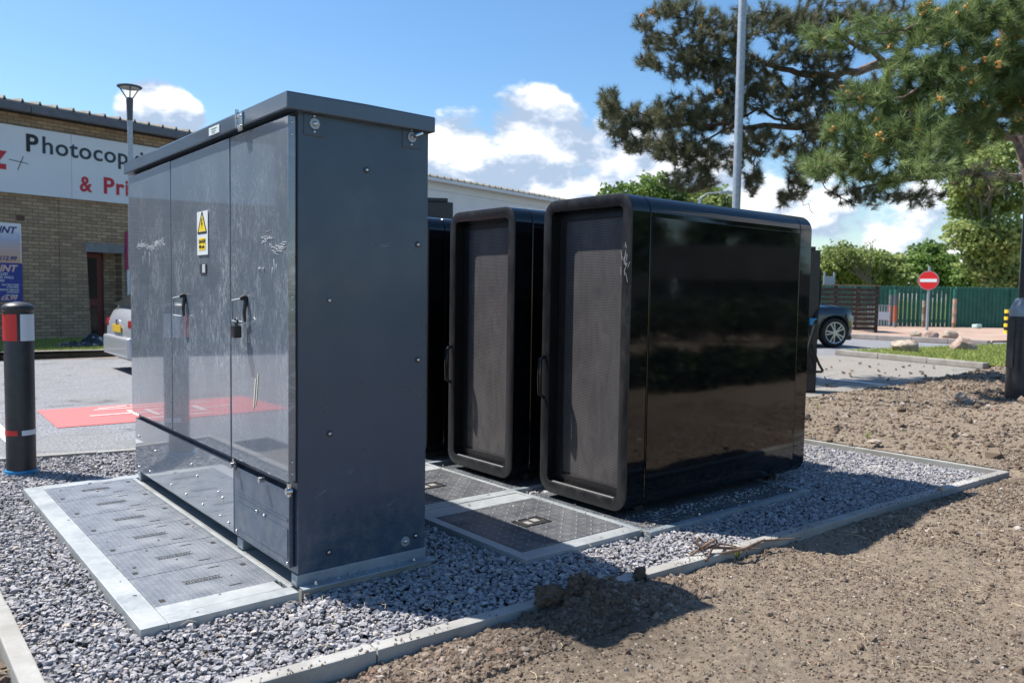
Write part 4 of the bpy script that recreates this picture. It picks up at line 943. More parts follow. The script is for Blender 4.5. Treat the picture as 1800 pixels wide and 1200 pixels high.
    b = MB().use(MT['poster']); b.box((-1.05, -.02, 1.455), (-.205, -.001, 2.165), .002); me = b.mesh('upper_sheet'); o = bpy.data.objects.new('upper_sheet', me); col.objects.link(o); o.parent = ps
    b = MB().use(MT['posterblue']); b.box((-1.05, -.02, .76), (-.200, -.001, 1.452), .002); me = b.mesh('lower_sheet'); o = bpy.data.objects.new('lower_sheet', me); col.objects.link(o); o.parent = ps
    b = MB().use(MT['white']); b.box((-.222, -.0215, 1.46), (-.207, -.0203, 2.16)); b.box((-1.05, -.0215, 2.14), (-.223, -.0203, 2.16)); me = b.mesh('border'); o = bpy.data.objects.new('border', me); col.objects.link(o); o.parent = ps
    def tp(s, size, xr, z, mt, **kk):
        o = text(s, size, Matrix.Identity(4), mt, 'lettering', ps, .0015, **kk); v = [c.co.x for c in o.data.vertices]
        o.data.transform(BM @ Matrix(((1, 0, 0, xr-max(v)), (0, 0, -1, -.0225), (0, 1, 0, z), (0, 0, 0, 1)))); return o
    tp('PRINT', .165, -.27, 1.985, MT['navy'], bold=.005, shear=.3); tp('£12.99', .105, -.285, 1.50, MT['navy'], bold=.003, shear=.3)
    tp('PRINT', .165, -.27, 1.30, MT['peach'], bold=.005, shear=.3)
    for (s, z, sz, xr) in [('FLUID', 1.235, .062, -.44), ('AND WALL', 1.175, .062, -.34), ('CARS', 1.115, .062, -.49), ('MULTIPLE SIZES', 1.05, .040, -.26), ('AVAILABLE', 1.01, .040, -.26), ('DIFFERENT DESIGNS', .96, .040, -.26), ('AVAILABLE', .92, .040, -.26), ('PRICE FROM', .865, .036, -.28)]:
        tp(s, sz, xr, z, MT['white'], bold=.0008, shear=.3)
    tp('£6.99', .115, -.29, .79, MT['peach'], bold=.003, shear=.3)
    # magenta banner
    mg = thing('banner', 'narrow magenta and white upright wall banner just left of the grey cabinet edge', 'banner', BO, TH)
    b = MB().use(MT['magenta']); b.box((1.68, -.05, 1.78), (2.5, -.02, 2.16), .002); b.box((1.68, -.05, 1.40), (2.5, -.02, 1.50), .002); b.use(MT['signwhite']); b.box((1.70, -.045, .7), (2.5, -.02, 1.398), .002); b.box((1.73, -.048, 1.502), (2.45, -.02, 1.778), .001); b.use(MT['magenta']); b.box((1.68, -.05, 1.502), (1.728, -.02, 1.778), .001)
    me = b.mesh('panel'); o = bpy.data.objects.new('panel', me); col.objects.link(o); o.parent = mg
building()
def wl(s, off=0, z=0): return BM @ Vector((s, -off, z))
# verge and kerb in front of the building
kd = np.array([math.cos(R(-8)), math.sin(R(-8))]); k0 = np.array([.9, 11.24])
def kp(s, o=0): return k0+kd*s+np.array([-kd[1], kd[0]])*o
a_ = kp(-14, .1); b_ = kp(3.2, .1); c_ = wl(4.8, -.1); d_ = wl(-17, -.1)
sheet('verge', [a_, b_, (c_.x, c_.y), (d_.x, d_.y)], .055, MT['grass'])
strip('kerb', kp(-14), kp(3.2), .12, .10, -.035, MT['darkkerb'], .01, .9)
sheet('road_line', [kp(-14, -.42), kp(3.2, -.42), kp(3.2, -.02), kp(-14, -.02)], -.030, noisy('sandy_margin', (.36, .27, .20), (.30, .25, .20), 3, .9))
sheet('pavement', [(c_.x-1, c_.y-1.6), (c_.x+14, c_.y+1.4), (c_.x+14, c_.y+3.2), (c_.x, c_.y+.1)], -.02, MT['kerb'])
def blades(name, poly, z, n, h, w, mt):
    P = np.array(poly); lo = P.min(0); hi = P.max(0); Q = np.stack([rng.uniform(lo[0], hi[0], n), rng.uniform(lo[1], hi[1], n)], -1); Q = Q[inpoly(Q, [tuple(p) for p in poly])]; n = len(Q)
    zz = z(Q[:, 0], Q[:, 1]) if callable(z) else np.full(n, z)
    a = rng.uniform(0, 2*np.pi, n); hh = h*rng.uniform(.5, 1.2, n); b = np.stack([Q[:, 0], Q[:, 1], zz], -1); s = np.stack([np.cos(a), np.sin(a), np.zeros(n)], -1)*w; l_ = np.stack([rng.normal(0, .4, n)*hh, rng.normal(0, .4, n)*hh, hh], -1)
    V = np.stack([b-s, b+s, b+l_], 1).reshape(-1, 3); Fc = np.arange(3*n).reshape(n, 3)
    o = link(name, np_mesh(name, V, Fc, mt, {'tone': np.repeat(rng.random(n), 3)})); tag(o, kind='stuff')
blades('grass', [tuple(kp(-2.5, .12)), tuple(kp(3.0, .12)), (wl(3.0).x, wl(3.0).y), (wl(-2.2).x, wl(-2.2).y)], .055, 42000, .045, .007, MT['blade'])
# painted bay boxes
def bay(x0, x1, y0, y1, label):
    m_ = [(x0, y0), (x1, y0-.06), (x1+.05, y1-.06), (x0+.03, y1)]
    sheet('bay_marking', m_, -.0305, MT['redpaint'])
    k = MB().use(MT['whitepaint']); cx = (x0+x1)/2+.15; z = -.0265
    def ln(P, w):
        for a, b in zip(P[:-1], P[1:]):
            a = np.array(a); b = np.array(b); d = (b-a)/np.linalg.norm(b-a); n = np.array([-d[1], d[0]])*w; a = a-d*w*.6; b = b+d*w*.6
            k.poly([(*(a-n), z), (*(b-n), z), (*(b+n), z), (*(a+n), z)])
    ln([(cx-.12, y0+.30), (cx-.12, y0+.62)], .022); ln([(cx-.07, y0+.60), (cx+.25, y0+.57)], .016); ln([(cx-.10, y0+.32), (cx+.25, y0+.29)], .016); ln([(cx+.28, y0+.25), (cx+.28, y0+.62)], .016)
    ln([(cx-.45, y0+.46), (cx-.14, y0+.46)], .016); ln([(cx+.30, y0+.44), (cx+.62, y0+.42)], .016)
    ln([(cx-.35, y0+.80), (cx+.65, y0+.76)], .014); ln([(cx-.30, y0+.88), (cx-.05, y0+.93), (cx+.35, y0+.92), (cx+.62, y0+.84)], .014); ln([(cx-.1, y0+.12), (cx+.5, y0+.09)], .02)
    o = k.build('bay_symbol', None); tag(o, kind='structure')
bay(.0, 1.25, 4.235, 5.30, ''); bay(-1.92, -.66, 4.235, 5.30, '')
for x in (-.36, 1.55): sheet('road_line', [(x-.035, 3.25), (x+.035, 3.24), (x+.06, 7.0), (x-.01, 7.0)], -.0295, MT['whitepaint'])
# ================================================================== STREET FURNITURE
def lamp_post():
    p = at(232, 500, 13.4); x, y = p[0], p[1]
    t = thing('street_lamp', 'slim grey post-top street lamp with disc head, in front of the brick wall', 'street lamp', (x, y, -.03)); zt = at(233, 180, 13.4)[2]
    b = MB().use(MT['polegalv']); b.cyl((x, y, -.03), (x, y, zt-.32), .047, .040, 20); b.build('pole', None, t)
    b = MB().use(mat('lamp_grey', (.06, .07, .085), .45)); b.cyl((x, y, zt-.34), (x, y, zt+.0), .044, .056, 20); b.cyl((x, y, zt), (x, y, zt+.03), .056, .05, 20)
    for k in range(3):
        a = R(20+120*k); b.cyl((x+.04*math.cos(a), y+.04*math.sin(a), zt+.01), (x+.165*math.cos(a), y+.165*math.sin(a), zt+.20), .011, .011, 8)
    b.lathe([(.178, zt+.19), (.195, zt+.203), (.19, zt+.218), (.10, zt+.236), (.02, zt+.241)], (x, y, 0), 32); b.build('lamp_head', None, t)
    b = MB().use(mat('lamp_diffuser', (.6, .6, .58), .4)); b.lathe([(.15, zt+.181), (.15, zt+.189), (.02, zt+.189)], (x, y, 0), 24); b.build('diffuser', None, t)
lamp_post()
def column(px, d, w0, w1, label, zt, name='lamp_column'):
    p = at(px, 560, d); x, y = p[0], p[1]; t = thing(name, label, 'lamp post', (x, y, -.03)); b = MB().use(MT['polegalv'])
    b.cyl((x, y, -.03), (x, y, zt), w0/2, w1/2, 24); b.build('pole', None, t)
    b = MB().use(MT['polegalv']); dx = Vector((rt[0], rt[1], 0)).normalized(); b.tube([(x, y, zt), (x+dx.x*.3, y+dx.y*.3, zt+.2), (x+dx.x*.9, y+dx.y*.9, zt+.25)], .03, 10); b.box((-.3, -.1, -.05), (.3, .1, .05), .02, Matrix.Translation((x+dx.x*1.1, y+dx.y*1.1, zt+.25)) @ Matrix.Rotation(math.atan2(dx.y, dx.x), 4, 'Z')); b.build('lamp_head', None, t)
column(1288, 8.4, .086, .082, 'tall galvanised pole rising in front of the left pine behind the nearest black unit', 6.9)
column(1225, 34, .15, .12, 'thin distant grey pole standing among the far trees, top hidden by pine foliage', 5.2)
def black_column():
    p = gnd(1795, 702, .02); x, y = p[0], p[1]; d = (np.array([x, y, .8])-CAM)@fw; s = d/F
    t = thing('lamp_column', 'thick black painted column with a wider base, at the right edge', 'column', (x, y, 0))
    z = lambda py: CAM[2]+(at(1795, py, d)[2]-CAM[2])
    b = MB().use(MT['columnblk']); b.lathe([(26*s, -.1), (26*s, z(560)), (26*s, z(556))], (x, y, 0), 32); b.build('base', None, t)
    b = MB().use(MT['galv2']); b.lathe([(25*s, z(556)), (25*s, z(545)), (17*s, z(526)), (12*s, z(523))], (x, y, 0), 32); b.build('collar', None, t)
    b = MB().use(MT['columnblk']); b.lathe([(12.5*s, z(524)), (9*s, 7.5)], (x, y, 0), 28); b.build('shaft', None, t)
    n = Vector((CAM[0]-x, CAM[1]-y, 0)).normalized(); a = math.atan2(n.y, n.x)-.9; b = MB().use(MT['columnblk']); M = Matrix.Translation((x, y, 0)) @ Matrix.Rotation(a, 4, 'Z'); b.box((26*s-.012, -.05, .35), (26*s+.004, .05, .85), .003, M); b.build('access_door', None, t)
black_column()
def charger(x, y, h, rz, label):
    t = thing('charge_point', label, 'charge point', (x, y, -.03), rz, 'black vehicle charge points')
    b = MB().use(MT['blackplastic']); b.box((-.17, -.13, 0), (.17, .13, h-.04), .012); b.box((-.155, -.115, h-.04), (.12, .115, h), .01)
    def lp(mb, nm): me = mb.mesh(nm); o = bpy.data.objects.new(nm, me); col.objects.link(o); o.parent = t; return o
    lp(b, 'body'); b = MB().use(MT['blackplastic']); b.box((-.10, -.137, h-.55), (.10, -.1305, h-.22), .002); lp(b, 'screen')
    b = MB().use(MT['rubber']); b.tube([(.172, -.02, h-.22), (.20, -.03, h-.26), (.205, -.05, h-.45), (.19, -.07, h-.62), (.11, -.20, h-.85), (.04, -.22, h-1.1), (.03, -.20, h-1.30), (.10, -.19, h-1.42)], .019, 10)
    b.tube([(.0, -.15, h-.75), (.04, -.19, h-.95), (.09, -.21, h-1.15), (.17, -.2, h-1.32), (.215, -.19, h-1.385), (.20, -.19, h-1.40), (.0, -.19, h-1.40)], .014, 10); lp(b, 'cable')
    b = MB().use(mat('grip_blue', (.03, .22, .42), .3)); b.box((.05, -.20, h-.88), (.13, -.14, h-.80), .01); lp(b, 'connector_grip')
    b = MB().use(MT['clearlens']); b.cyl((-.02, -.135, h-.80), (-.02, -.18, h-.80), .045, .04, 20); lp(b, 'socket'); return t
charger(7.17, 2.42, 1.64, R(-39), 'black charge point with hanging cable just behind the right end of the nearest black unit')
p = at(764, 400, 7.9); charger(p[0], p[1], 1.98, R(-30), 'black charge point whose top shows right of the grey cabinet')
# ================================================================== BACKGROUND RIGHT
def P2(px, py, z=0.): p = gnd(px, py, z); return (p[0], p[1])
isl = [P2(1430, 586), P2(1545, 592), P2(1700, 600), P2(1742, 603), P2(1745, 599), P2(2000, 598), P2(2300, 575), P2(1300, 565)]
sheet('paved_island', isl, .005, MT['farpave'])
strip('kerb', P2(1742, 605), P2(1440, 589), .22, .13, -.035, MT['darkkerb'], .02, 1.0)
def far_soft():
    vg = [P2(1478, 620), P2(1690, 641), P2(1800, 650), P2(1850, 640), P2(1800, 607), P2(1580, 616)]
    sheet('verge', vg, .03, MT['grass']); strip('kerb', P2(1740, 645), P2(1478, 620), .16, .10, -.035, MT['kerb'], .02, .9)
    blades('grass', vg, .03, 26000, .06, .010, MT['blade'])
far_soft()
for (a, b, w) in [((1400, 655), (1560, 673), .055), ((1720, 604), (1760, 606), .12)]:
    q0 = np.array(P2(*a)); q1 = np.array(P2(*b)); d = (q1-q0)/np.linalg.norm(q1-q0); n = np.array([-d[1], d[0]])*w; sheet('road_line', [q0-n, q1-n, q1+n, q0+n], -.027, MT['whitepaint'])
def rock(px, py, w, h, label, mt, seed, z=0.02):
    p = gnd(px, py, z); d = (p-CAM)@fw; W_ = w*d/F; H_ = h*d/F; bm = bmesh.new(); bmesh.ops.create_icosphere(bm, subdivisions=4, radius=1); rr = np.random.default_rng(seed); off = rr.uniform(0, 50, 3)
    planes = [Vector(rr.normal(size=3)).normalized() for _ in range(11)]
    for v in bm.verts:
        c = v.co.copy(); n = 0
        for pl_ in planes:
            k = c.dot(pl_); lim = .72
            if k > lim: c -= pl_*(k-lim)*.9
        q_ = 3.4 if mt == 'clod' else 2; n = float(fbm(np.array([c.x*q_+off[0]+c.z*q_*.6]), np.array([c.y*q_+off[1]+c.z*.7*q_]), 6, seed, .65)[0]); c *= 1+n*(.55 if mt == 'clod' else .16)
        v.co = Vector((c.x*W_*.55, c.y*W_*.48, max(c.z, -.55)*H_*.68+H_*.34))
    for f in bm.faces: f.smooth = True
    me = bpy.data.meshes.new('boulder'); bm.to_mesh(me); bm.free(); me.materials.append(MT[mt]); me.set_sharp_from_angle(angle=R(40)); o = bpy.data.objects.new('boulder', me); col.objects.link(o); o.location = p; o.rotation_euler = (0, 0, YAW-R(90)); tag(o, label, 'boulder', 'boulders on the verge and island')
rock(1591, 620, 46, 27, 'tan angular boulder on the grass verge, left of the two nearer ones', 'rock', 3)
rock(1693, 617, 42, 27, 'blocky brownish boulder on the grass verge, right of the two nearer ones', 'rock2', 8)
rock(1609, 593, 20, 11, 'small grey boulder on the island, leftmost behind the kerb', 'rock', 5)
rock(1633, 595, 28, 14, 'reddish boulder on the island at the foot of the no entry sign', 'rock2', 6)
rock(1669, 594, 28, 13, 'pale rounded boulder on the island right of the no entry sign', 'rock', 7)
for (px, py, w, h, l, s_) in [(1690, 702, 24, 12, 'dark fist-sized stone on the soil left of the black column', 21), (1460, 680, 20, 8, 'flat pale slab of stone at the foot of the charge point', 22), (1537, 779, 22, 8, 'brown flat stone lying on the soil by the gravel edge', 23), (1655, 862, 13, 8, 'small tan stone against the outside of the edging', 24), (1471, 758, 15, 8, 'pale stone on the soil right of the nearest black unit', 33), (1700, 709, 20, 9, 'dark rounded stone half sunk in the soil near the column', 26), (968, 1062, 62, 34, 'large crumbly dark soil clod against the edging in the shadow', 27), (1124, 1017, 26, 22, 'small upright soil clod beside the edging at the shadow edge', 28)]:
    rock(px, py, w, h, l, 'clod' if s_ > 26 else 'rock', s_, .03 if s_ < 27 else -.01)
def palisade(px0, px1, label, flip=False):
    a = np.array(P2(px0, 573+.015*(px0-1540), 0)); b = np.array(P2(px1, 573+.015*(px1-1540), 0)); L = np.linalg.norm(b-a); d = (b-a)/L; H = 1.62
    t = thing('palisade_fence', label, 'fence', (a[0], a[1], 0), 0, 'green palisade fence panels'); mb = MB().use(MT['fence']); N = int(L/.15); ang = math.atan2(d[1], d[0])
    for i in range(N+1):
        q = a+d*(i*L/N); M = Matrix.Translation((q[0], q[1], 0)) @ Matrix.Rotation(ang, 4, 'Z'); w = .073
        mb.prism([M @ Vector(v) for v in ((-w, 0, 0), (w, 0, 0), (w, 0, H-.06), (0, 0, H), (-w, 0, H-.06))], M.to_3x3() @ Vector((0, .02, 0))); mb.prism([M @ Vector(v) for v in ((-.012, -.02, .01), (.012, -.02, .01), (.012, -.02, H-.07), (-.012, -.02, H-.07))], M.to_3x3() @ Vector((0, .02, 0)))
    mb.build('pales', None, t)
    for z in (.25, 1.35):
        r_ = MB().use(MT['fence']); M = Matrix.Translation((a[0], a[1], 0)) @ Matrix.Rotation(ang, 4, 'Z'); r_.box((0, .022, z-.025), (L, .062, z+.025), 0, M); r_.build('rail', None, t)
    for q in (a, b):
        r_ = MB().use(MT['fence']); M = Matrix.Translation((q[0], q[1], 0)) @ Matrix.Rotation(ang, 4, 'Z'); r_.box((-.04, .064, 0), (.04, .14, H-.03), 0, M); r_.build('post', None, t)
palisade(1575, 1620, 'green palisade fence panel left of the no entry sign'); palisade(1626, 1672, 'green palisade fence panel directly right of the no entry sign pole')
palisade(1682, 1770, 'widest green palisade fence panel, left of the black column'); palisade(1774, 1960, 'green palisade fence panel behind the black column at the right edge'); palisade(1440, 1572, 'green palisade fence stretch behind the slatted timber screen')
def no_entry():
    c = at(1633, 493, 28); b = at(1629, 580, 28); t = thing('road_sign', 'round red no entry road sign with white bar on a grey pole', 'road sign', (c[0], c[1], 0)); n = Vector((CAM[0]-c[0], CAM[1]-c[1], 0)).normalized()
    p = MB().use(MT['polegalv']); p.cyl((c[0], c[1], 0), (c[0], c[1], c[2]+.50), .045, .045, 14); p.build('pole', None, t)
    a = math.atan2(n.y, n.x)-R(14); M = Matrix.Translation(c) @ Matrix.Rotation(a, 4, 'Z') @ Matrix.Rotation(R(90), 4, 'Y')
    q = MB().use(MT['polegalv']); q.lathe([(.335, .05), (.335, .064), (.3, .064)], (0, 0, 0), 40, M); q.use(MT['refred']); q.lathe([(.315, .064), (.315, .068)], (0, 0, 0), 40, M)
    q.use(mat('sign_white', (.75, .78, .8), .4)); q.box((-.055, -.27, .069), (.055, .27, .073), 0, M); q.build('sign_face', None, t)
no_entry()
def screen():
    a = np.array(P2(1543, 585)); dv = np.array([-rt[0]-.1, -rt[1]+.25]); dv /= np.linalg.norm(dv); b = a+dv*2.6; ang = math.atan2(-dv[1], -dv[0]); M = Matrix.Translation((b[0], b[1], 0)) @ Matrix.Rotation(ang, 4, 'Z')
    t = thing('slatted_screen', 'dark timber slatted bin screen behind the dark car', 'screen', (b[0], b[1], 0)); H = 1.46
    w = MB().use(MT['wood'])
    for i in range(9): w.box((0, 0, .08+i*.15), (2.58, .03, .08+i*.15+.105), .003, M)
    w.build('slats', None, t)
    for x in (0, 1.25, 2.5): w = MB().use(MT['wood']); w.box((x, .032, -.03), (x+.1, .13, H), .004, M); w.build('post', None, t)
    w = MB().use(MT['woodtop']); w.box((-.02, -.02, H), (2.63, .15, H+.035), .004, M); w.build('top_rail', None, t)
    w = MB().use(MT['wood'])
    for i in range(9): w.box((2.5, .15, .08+i*.15), (2.53, 1.8, .08+i*.15+.105), .003, M)
    w.box((2.45, 1.8, 0), (2.6, 1.9, H), 0, M); w.build('end_slats', None, t)
screen()
def post(px, py, d, h, w, mts, label, name='marker_post'):
    p = at(px, py, d); t = thing(name, label, 'post', (p[0], p[1], 0)); n = len(mts)
    for i, m_ in enumerate(mts): b = MB().use(MT[m_]); b.cyl((p[0], p[1], h*i/n), (p[0], p[1], h*(i+1)/n-.003), w/2, w/2, 12); b.build('band', None, t)
post(1564, 560, 31, 1.45, .11, ['lintel', 'fadedred', 'fadedred', 'fadedred', 'lintel', 'lintel', 'fence'], 'thin post with faded red and white bands beside the slatted screen')
post(1573, 560, 30.5, 1.45, .14, ['lintel', 'orange', 'orange', 'orange', 'gutter', 'gutter', 'fence'], 'orange and dark post at the gate opening')
post(1677, 560, 31, 1.5, .15, ['woodtop', 'fadedpeach', 'rock', 'fadedpeach', 'rock', 'fadedpeach', 'fence', 'fence'], 'peeling painted post in the gap between two fence panels')
post(1623, 560, 31, 1.3, .12, ['woodtop', 'rock', 'woodtop', 'rock', 'fence'], 'rusty thin post just left of the no entry sign pole')
post(1771, 560, 26, .78, .19, ['yellow', 'inkblack', 'yellow', 'inkblack', 'yellow', 'inkblack', 'yellow'], 'short yellow and black banded post beside the black column')
def barrier():
    p = at(1554, 560, 29.5); t = thing('crowd_barrier', 'low pale metal barrier between the slatted screen and the banded posts', 'barrier', (p[0], p[1], 0)); b = MB().use(MT['polegalv']); M = Matrix.Translation((p[0], p[1], 0)) @ Matrix.Rotation(YAW-R(90), 4, 'Z')
    for z in (.08, .82): b.box((-.6, 0, z), (.25, .03, z+.03), 0, M)
    for i in range(9): b.box((-.6+i*.1, 0, .08), (-.6+i*.1+.025, .03, .82), 0, M)
    b.build('bars', None, t); b = MB().use(MT['signwhite']); b.box((-.2, -.02, .3), (.2, -.003, .6), 0, M); b.build('panel', None, t)
    p = at(1457, 520, 33); t = thing('stillage_frame', 'pale blue metal frame standing above the timber screen, behind it', 'frame', (p[0], p[1], 0)); b = MB().use(MT['polegalv']); M = Matrix.Translation((p[0], p[1], 0)) @ Matrix.Rotation(YAW-R(90), 4, 'Z')
    for x in (-.2, .2): b.box((x-.03, 0, 0), (x+.03, .05, 2.15), 0, M)
    b.box((-.2, .001, 1.5), (.2, .04, 1.98), 0, M); b.build('frame', None, t)
    p = gnd(1717, 577); o = MB().use(mat('pale_green_litter', (.5, .68, .6), .5)); o.box((-.25, -.1, 0), (.25, .1, .16), .05, Matrix.Translation(p)); tag(o.build('litter_bag', None), 'pale green litter bag lying at the foot of the wide green fence panel', 'bag')
barrier()
# ================================================================== TREES
def leaf_tree(name, base, H, blobs, n, leaf, mt, label, trunk_r=.15, group=None, cat='tree'):
    """blobs: (dx,dy,z,r) clumps; leaves fill shells of the clumps"""
    t = thing(name, label, cat, (base[0], base[1], 0), 0, group); base = np.array([base[0], base[1], 0.])
    V = []; T = []; w = np.array([b[3]**2 for b in blobs]); w = w/w.sum()
    for (dx, dy, z, r_), wi in zip(blobs, w):
        k = int(n*wi); d = rng.normal(size=(k, 3)); d /= np.linalg.norm(d, axis=1)[:, None]; rad = r_*np.clip(rng.normal(.86, .17, k), .2, 1.25)
        lump = 1+.22*np.sin(d[:, 0]*5+dx*3)*np.sin(d[:, 1]*6+dy)+.15*np.sin(d[:, 2]*9+z)
        c = base+np.array([dx, dy, z])+d*(rad*lump)[:, None]*np.array([1, 1, .85])
        s = leaf*rng.uniform(.6, 1.3, k); Rm = rotmats(k)
        q = np.array([(-.5, -.3, 0), (.5, -.3, 0), (.35, .45, .12), (-.35, .45, -.12)]); V.append((np.einsum('nij,kj->nki', Rm, q)*s[:, None, None]+c[:, None, :]).reshape(-1, 3))
        T.append(np.repeat(np.clip(rng.normal(.5, .22, k)+.12*rng.normal(), 0, 1), 4))
    V = np.concatenate(V); T = np.concatenate(T); Fc = np.arange(len(V)).reshape(-1, 4)
    o = link('crown', np_mesh('crown', V, Fc, MT[mt], {'tone': T}), t)
    b = MB().use(MT['branch']); top = base+np.array([0, 0, H*.75]); b.tube([base-[0, 0, .15], base+[.05, .02, H*.3], top], [trunk_r, trunk_r*.8, trunk_r*.3], 9)
    for (dx, dy, z, r_) in blobs: b.tube([base+np.array([dx*.1, dy*.1, max(H*.2, z*.45)]), base+np.array([dx*.6, dy*.6, z*.8]), base+np.array([dx, dy, z])], [trunk_r*.45, trunk_r*.3, trunk_r*.12], 6)
    b.build('trunk', None, t)
def blobs_px(bx, d, lst):
    """clumps given by where they sit seen from the camera side, spread in depth as well"""
    base = at(bx, 560, d); out = []
    for (x, y, r_) in lst:
        dd = d+rng.uniform(-.5, .5)*r_*d/F*2; p = at(x, y, dd); out.append((p[0]-base[0], p[1]-base[1], p[2], r_*d/F))
    return base, out
LT = [('far_tree', 1470, 46, [(1450, 470, 28), (1480, 455, 30), (1465, 495, 25), (1500, 480, 28), (1440, 500, 25)], 9000, .17, 'leaf1', 'feathery yellow-green tree behind the timber screen, leftmost of the far row'),
      ('far_tree', 1545, 47, [(1530, 462, 28), (1560, 465, 26), (1545, 485, 30), (1520, 490, 22), (1570, 485, 24), (1590, 495, 20)], 9000, .17, 'leaf1', 'feathery yellow-green tree left of the no entry sign'),
      ('far_tree', 1630, 50, [(1632, 448, 28), (1610, 465, 26), (1655, 465, 26), (1635, 480, 34), (1665, 490, 24)], 10000, .18, 'leaf2', 'dense rounded dark green tree directly behind the no entry sign'),
      ('far_tree', 1740, 44, [(1700, 488, 26), (1735, 480, 28), (1770, 478, 30), (1800, 470, 34), (1760, 460, 30)], 9000, .17, 'leaf2', 'mid green tree above the wide fence panel near the column'),
      ('far_tree', 1110, 52, [(1075, 350, 26), (1110, 345, 26), (1150, 332, 30), (1180, 345, 26), (1130, 380, 50)], 8000, .19, 'leaf2', 'bushy green tree showing above the nearest black unit, below the left pine'),
      ('far_tree', 1245, 52, [(1215, 358, 26), (1250, 352, 28), (1270, 360, 22), (1240, 400, 50)], 7000, .19, 'leaf1', 'bright green tree top just left of the tall pole above the black unit'),
      ('leafy_tree', 1730, 37, [(1715, 300, 45), (1750, 270, 45), (1770, 340, 50), (1710, 360, 38), (1690, 410, 30), (1740, 420, 45), (1720, 460, 28), (1775, 420, 40), (1690, 330, 25), (1745, 475, 40), (1770, 500, 30)], 15000, .17, 'leaf1', 'sunlit bright green leafy tree filling the gap left of the black column')]
for (nm, bx, d, lst, n, lf, mt_, lb) in LT:
    base, bl = blobs_px(bx, d, lst); leaf_tree(nm, base, max(b[2] for b in bl), bl, n, lf, mt_, lb, .16, 'leafy trees beyond the fence')
# a sparse young tree: thin stems above the hedge line
def stems():
    base = at(1530, 560, 44); t = thing('sapling', 'sparse thin-stemmed sapling poking above the far tree row', 'tree', (base[0], base[1], 0)); b = MB().use(MT['leaf2']); bb = MB().use(MT['branch'])
    V = []; T = []
    for i in range(16):
        x = 1500+random.uniform(-60, 70); y = random.uniform(425, 445); p = at(x, y, 44); q = at(x+random.uniform(-6, 6), 480, 44); bb.tube([at(1530, 500, 44), at((x+1530)/2, y+35, 44), p], [.03, .02, .008], 5)
        for k in range(26):
            c = np.array(p)*(1-k/40)+np.array(q)*(k/40)+rng.normal(0, .12, 3); s = .11; Rm = rotmats(1)[0]
            V += [tuple(Rm@np.array(v)*s+c) for v in ((-.5, -.3, 0), (.5, -.3, 0), (.3, .5, 0), (-.3, .5, 0))]; T += [random.random()]*4
    base_ = at(1530, 560, 44); bb.tube([(base_[0], base_[1], 0), at(1530, 490, 44)], [.08, .05], 8); bb.build('trunk', None, t)
    link('crown', np_mesh('crown', V, np.arange(len(V)).reshape(-1, 4), MT['leaf1'], {'tone': T}), t)
stems()
